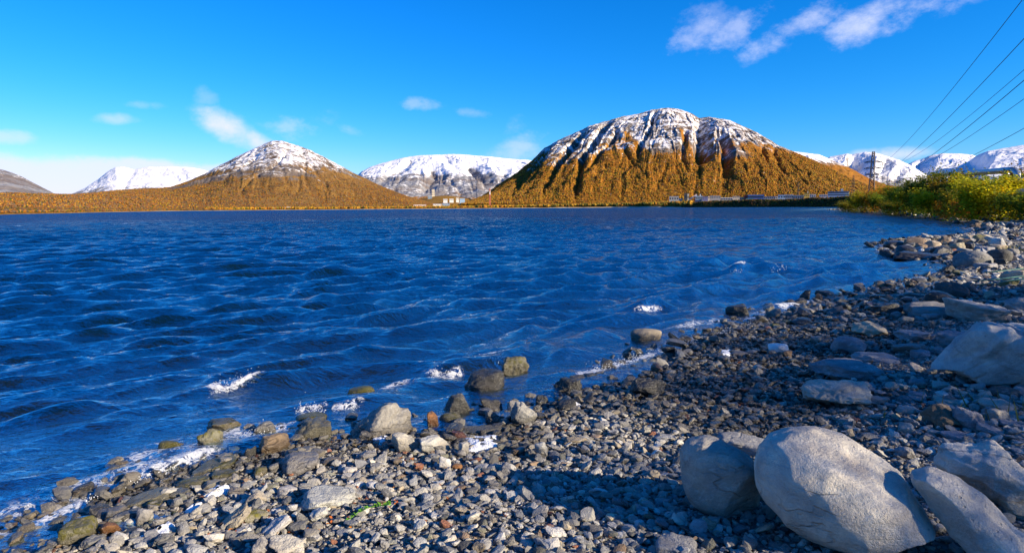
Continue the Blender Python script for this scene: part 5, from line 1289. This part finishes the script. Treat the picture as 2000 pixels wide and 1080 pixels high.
for s in (1, -1):
    for ai, z in enumerate(ARMZ):
        pts = []
        for i in range(81):
            tt_ = (i / 80) ** 0.8; xy = TA2 + LN * s * HALF + (TB - TA2) * tt_; pts.append((xy[0], xy[1], z - 5.9 * tt_ - 4 * 5.99 * tt_ * (1 - tt_) - .8))
        mb = MB(); mb.tube(pts, .03, 6); o = mb.build('power_wire', M_wire, None, True); WIRES[(s, ai)] = (o, np.array(pts))
rank = []
for k, (o, P) in WIRES.items():
    PX_, PY_ = project(P[:, 0], P[:, 1], P[:, 2]); okk = (PX_ > 1600) & (PX_ < 4000); i = np.argsort(PX_[okk]); rank.append((float(np.interp(1980, PX_[okk][i], PY_[okk][i])), k))
rank.sort(); wl = list(names.values())
for (yy, k), lab in zip(rank, wl): tag(WIRES[k][0], lab, 'wire', 'wires of the power line')

# red and white mast on the far shore
M_red, M_whitep = plain('mast_red', (.42, .10, .07), .6), plain('mast_white', (.72, .68, .66), .6)
az_ = pix_az_el(957, 400)[0]; rr = 1235.0; zg = float(far_z(np.array(az_), np.array(rr))); zt = at_range(957, 368, rr)[2]
r = empty('radio_mast', (rr * math.sin(az_), rr * math.cos(az_), zg), -az_); tag(r, 'red and white lattice mast on the far shore below the dome', 'mast')
H_ = zt - zg
for i in range(6):
    mb = MB(); z0, z1 = H_ * i / 6, H_ * (i + 1) / 6; lattice(mb, z0 + .05, z1, 2.6 - 1.9 * i / 6, 2.6 - 1.9 * (i + 1) / 6, 3, .42); mb.build('mast_section', M_whitep if i == 4 else M_red, r)
mb = MB()
for z in (.84, .93): mb.box(-1.5, 1.5, -.4, .4, H_ * z, H_ * z + 1.6)
mb.build('antenna', M_whitep, r)

# pipeline over the bushes
M_pipe = plain('pipe_cladding', (.42, .44, .46), .35, .7, .15)
r = empty('pipeline', (0, 0, 0)); r.location = tuple(np.append(at_range(1900, 400, 118)[:2], 0)); tag(r, 'raised grey insulated heating pipe with two bends above the bushes', 'pipeline')
o0 = np.array(r.location)
A_ = [at_range(px, py, rg_) - o0 for px, py, rg_ in ((1815, 342, 150), (1860, 339, 132), (1925, 336, 118), (1952, 334, 112), (1960, 334.5, 111), (1965, 338, 110.5), (1966, 352, 110.3))]
mb = MB(); mb.tube(A_, .42, 12); mb.build('pipe', M_pipe, r, True)
B_ = [at_range(px, py, rg_) - o0 for px, py, rg_ in ((1880, 341, 126), (1930, 336, 114), (1972, 332.5, 105), (1981, 333, 104), (1986.5, 338, 103.6), (1987.5, 346, 103.5), (1987.5, 362, 103.5))]
mb = MB(); mb.tube(B_, .42, 12); mb.build('pipe', M_pipe, r, True)
for px, rg_ in ((1835, 142), (1880, 126), (1930, 116), (1955, 111)):
    p = at_range(px, 338, rg_) - o0; mb = MB(); mb.box(p[0] - .15, p[0] + .15, p[1] - .15, p[1] + .15, 1.0, p[2] - .4); mb.build('support_post', M_steel, r)
p0 = at_range(1989, 378, 80); p1 = at_range(2080, 376, 76); mb = MB(); mb.tube([p0, (p0 + p1) / 2, p1], .45, 12); tag(mb.build('pipe', M_pipe, None, True), 'grey pipe end poking out between bushes at the right edge', 'pipe')

# ------------------------------------------------------------------ buildings on the far shore
MATS = {}
def paint(key, col, rough=.7):
    if key not in MATS: MATS[key] = plain('paint_' + key, col, rough, 0, .12, .4)
    return MATS[key]
PC = {'white': (.62, .61, .58), 'cream': (.50, .45, .36), 'grey': (.30, .30, .31), 'dark': (.05, .05, .055), 'blue': (.03, .10, .36), 'lightblue': (.30, .45, .62), 'bluegrey': (.20, .26, .34), 'violet': (.16, .17, .34), 'yellow': (.72, .50, .10), 'red': (.28, .05, .05), 'teal': (.06, .30, .32), 'green': (.05, .30, .20), 'pink': (.66, .52, .48), 'rust': (.35, .14, .06)}
M_glass = plain('dark_window', (.02, .03, .05), .15)
def building(x0, x1, yt, yb, rg_, wall, roof, label, rows=1, cols=4, gable=False, depth=None, name='industrial_building', band=False, chimney=False):
    xm = (x0 + x1) / 2; a = pix_az_el(xm, 400)[0]; d = pix_dir(xm, 400); sc_ = rg_ / math.hypot(d[0], d[1]) / FPX
    w = (x1 - x0) * sc_; zt = at_range(xm, yt, rg_)[2]; zb = at_range(xm, yb, rg_)[2]; dp = depth or max(min(w * .7, 18), 5)
    zg = min(float(far_z(np.array(a), np.array(rg_))), float(far_z(np.array(a), np.array(rg_ + dp))), zb) - .5
    r = empty(name, (rg_ * math.sin(a), rg_ * math.cos(a), zg), -a); tag(r, label, 'building')
    H = zt - zg; hb = max(zt - zb, 1.5); ro = min(.35, hb * .12)
    mb = MB(); mb.box(-w/2, w/2, 0, dp, 0, H - ro if not gable else H - hb * .35); mb.build('wall', paint(wall, PC[wall]), r)
    if not gable:
        mb = MB(); mb.box(-w/2 - .3, w/2 + .3, -.3, dp + .3, H - ro + .003, H + (.5 if ro < .2 else .1)); mb.build('roof', paint(roof, PC[roof]), r)
    else:
        e = H - hb * .35 + .003; mb = MB(); mb.poly([(-w/2 - .4, -.4, e), (w/2 + .4, -.4, e), (w/2 + .4, dp + .4, e), (-w/2 - .4, dp + .4, e), (-w/2 - .4, dp/2, H), (w/2 + .4, dp/2, H)], [(0, 1, 5, 4), (2, 3, 4, 5), (0, 4, 3), (1, 2, 5), (0, 3, 2, 1)]); mb.build('roof', paint(roof, PC[roof]), r)
    hw = H - ro if not gable else H - hb * .35
    for j in range(rows):
        z0 = hw - hb * (j + .72) / rows * (.95 if not gable else .6); z1 = z0 + hb * .40 / rows
        if band: 
            mb = MB(); mb.box(-w/2 + .4, w/2 - .4, -.06, .01, z0, z1); mb.build('window', M_glass, r)
        else:
            for i in range(cols):
                xc = -w/2 + w * (i + .5) / cols; ww = w / cols * .28; mb = MB(); mb.box(xc - ww, xc + ww, -.06, .01, z0, z1); mb.build('window', M_glass, r)
    if chimney: mb = MB(); mb.box(w*.1, w*.1 + w * .12, dp*.3, dp*.3 + 2, H + .1, H + 3.0); mb.build('roof_hut', paint('white', PC['white']), r)
    return r
BL = [
 (844, 849.5, 370, 382, 2050, 'cream', 'white', 'cream tower block at the foot of the flat white mountain', 4, 2, {}), (836, 844, 383, 388.5, 1850, 'bluegrey', 'white', 'small blue and white building below the cream tower block', 2, 2, {}),
 (866, 874, 389, 393, 1600, 'white', 'white', 'leftmost white roofed house of the village in the gap', 1, 3, dict(gable=True)), (878, 886, 388.5, 393, 1620, 'white', 'grey', 'middle white house of the village in the gap', 1, 3, {}), (891, 896.5, 387, 391.5, 1640, 'white', 'white', 'bright white cube house on the right of the village', 1, 2, {}),
 (898, 908, 388, 395.5, 1500, 'lightblue', 'bluegrey', 'pale blue three storey building at the right end of the village', 2, 5, {}), (846, 862, 398.5, 401, 1330, 'white', 'white', 'long low white shed near the far beach', 1, 5, dict(gable=True)), (808, 832, 400, 402.5, 1320, 'pink', 'grey', 'low grey pink shed left of the long white one', 1, 6, {}), (864, 878, 397, 400.5, 1350, 'bluegrey', 'violet', 'bluish low hall right of the long white shed', 1, 4, {}),
 (965, 973, 402.5, 406, 1245, 'green', 'green', 'small green hut on the far beach', 1, 2, dict(gable=True)), (974, 979, 402, 405.5, 1245, 'red', 'red', 'small red hut beside the green one', 1, 1, dict(gable=True)),
 (528, 541, 405.5, 408, 1120, 'white', 'cream', 'white shed by the shore under the left mountain', 1, 4, dict(gable=True)), (556, 570, 404.5, 407, 1130, 'white', 'white', 'second white shed by the shore, right of the first', 1, 4, dict(gable=True)), (78, 92, 395.5, 398.5, 1000, 'cream', 'cream', 'pale house alone in the far left forest', 1, 4, dict(gable=True)),
 (1307, 1325, 383.5, 392, 1150, 'grey', 'grey', 'grey open fronted building on pillars at the left end of the works', 1, 4, {}), (1326, 1332, 388.5, 392.5, 1140, 'cream', 'white', 'tiny cream hut between pillared building and dark tower', 1, 1, dict(gable=True)), (1336, 1342, 377.5, 391, 1135, 'dark', 'dark', 'dark square tower of the works', 1, 1, {}), (1342.3, 1345.2, 379, 391, 1136, 'cream', 'white', 'pale shaft attached to the dark tower', 1, 1, dict(depth=4)),
 (1358, 1372, 383, 390.5, 1120, 'bluegrey', 'lightblue', 'blue grey hall with light roof, right of the conveyor', 1, 4, dict(chimney=True)), (1372, 1382, 384, 391, 1110, 'violet', 'violet', 'violet blue building in the middle of the works', 2, 3, {}), (1382.5, 1386, 384, 388.5, 1112, 'cream', 'white', 'little cream block beside the violet building', 1, 1, {}), (1387, 1406, 382.5, 388, 1130, 'grey', 'grey', 'long grey hall behind the gabled roofs', 1, 6, {}),
 (1408, 1430, 386, 391, 1065, 'grey', 'grey', 'light grey gabled warehouse', 1, 5, dict(gable=True)), (1431, 1444, 383.5, 387, 1090, 'cream', 'cream', 'beige flat hall left of the cream one', 1, 4, {}), (1444.5, 1453, 385, 390.5, 1060, 'cream', 'yellow', 'cream hall left of the dark red building', 1, 3, {}), (1453.5, 1460, 381.5, 389, 1055, 'red', 'red', 'dark red narrow building', 2, 1, {}),
 (1461, 1490, 380.5, 388.5, 1045, 'blue', 'bluegrey', 'strong blue factory hall with a dark window band', 1, 1, dict(band=True)), (1457, 1470, 388, 391.5, 1010, 'teal', 'teal', 'low teal shed in front of the blue factory hall', 1, 3, {}), (1492, 1513, 384, 389, 1030, 'bluegrey', 'violet', 'grey blue low hall right of the blue factory', 1, 6, {}), (1514, 1518, 384, 389, 1000, 'white', 'white', 'little white block between two halls', 1, 1, {}),
 (1519.5, 1533, 380.5, 388, 1000, 'lightblue', 'bluegrey', 'light blue hall with a plain front', 1, 3, {}), (1533.5, 1548, 380.3, 388, 985, 'bluegrey', 'white', 'hall with a bright white roof', 1, 4, {}), (1549, 1569, 382, 388.5, 965, 'bluegrey', 'lightblue', 'blue grey hall under the farthest pylon', 1, 5, {}), (1570, 1580, 377.5, 384, 955, 'yellow', 'yellow', 'yellow building of the works', 2, 3, dict(chimney=True)), (1581, 1592, 380, 386, 930, 'white', 'white', 'white house right of the yellow building', 1, 3, {}), (1600, 1614, 380.5, 385, 890, 'white', 'white', 'low white building left of the white and blue office block', 1, 4, {}),
 (1618, 1655, 373.8, 382.5, 830, 'lightblue', 'dark', 'white and blue two storey office block on the bank', 2, 1, dict(band=True, chimney=True))]
for x0, x1, yt, yb, rg_, wl_, rf_, lab, rows, cols, kw in BL: building(x0, x1, yt, yb, rg_, wl_, rf_, lab, rows, cols, **kw)
# sloping conveyor gallery of the works
p0, p1 = at_range(1345.5, 390, 1128), at_range(1361, 380.5, 1128); r = empty('conveyor_gallery', tuple(p0)); tag(r, 'sloping pale conveyor gallery rising to the right from the dark tower', 'conveyor')
mb = MB(); mb.bar((0, 0, 0), tuple(p1 - p0), 2.2); mb.build('gallery', paint('pink', PC['pink']), r)
for f in (.35, .7, .98): e = (p1 - p0) * f; mb = MB(); mb.box(e[0] - .3, e[0] + .3, e[1] - .3, e[1] + .3, -5, e[2] - 1.1); mb.build('trestle', paint('grey', PC['grey']), r)
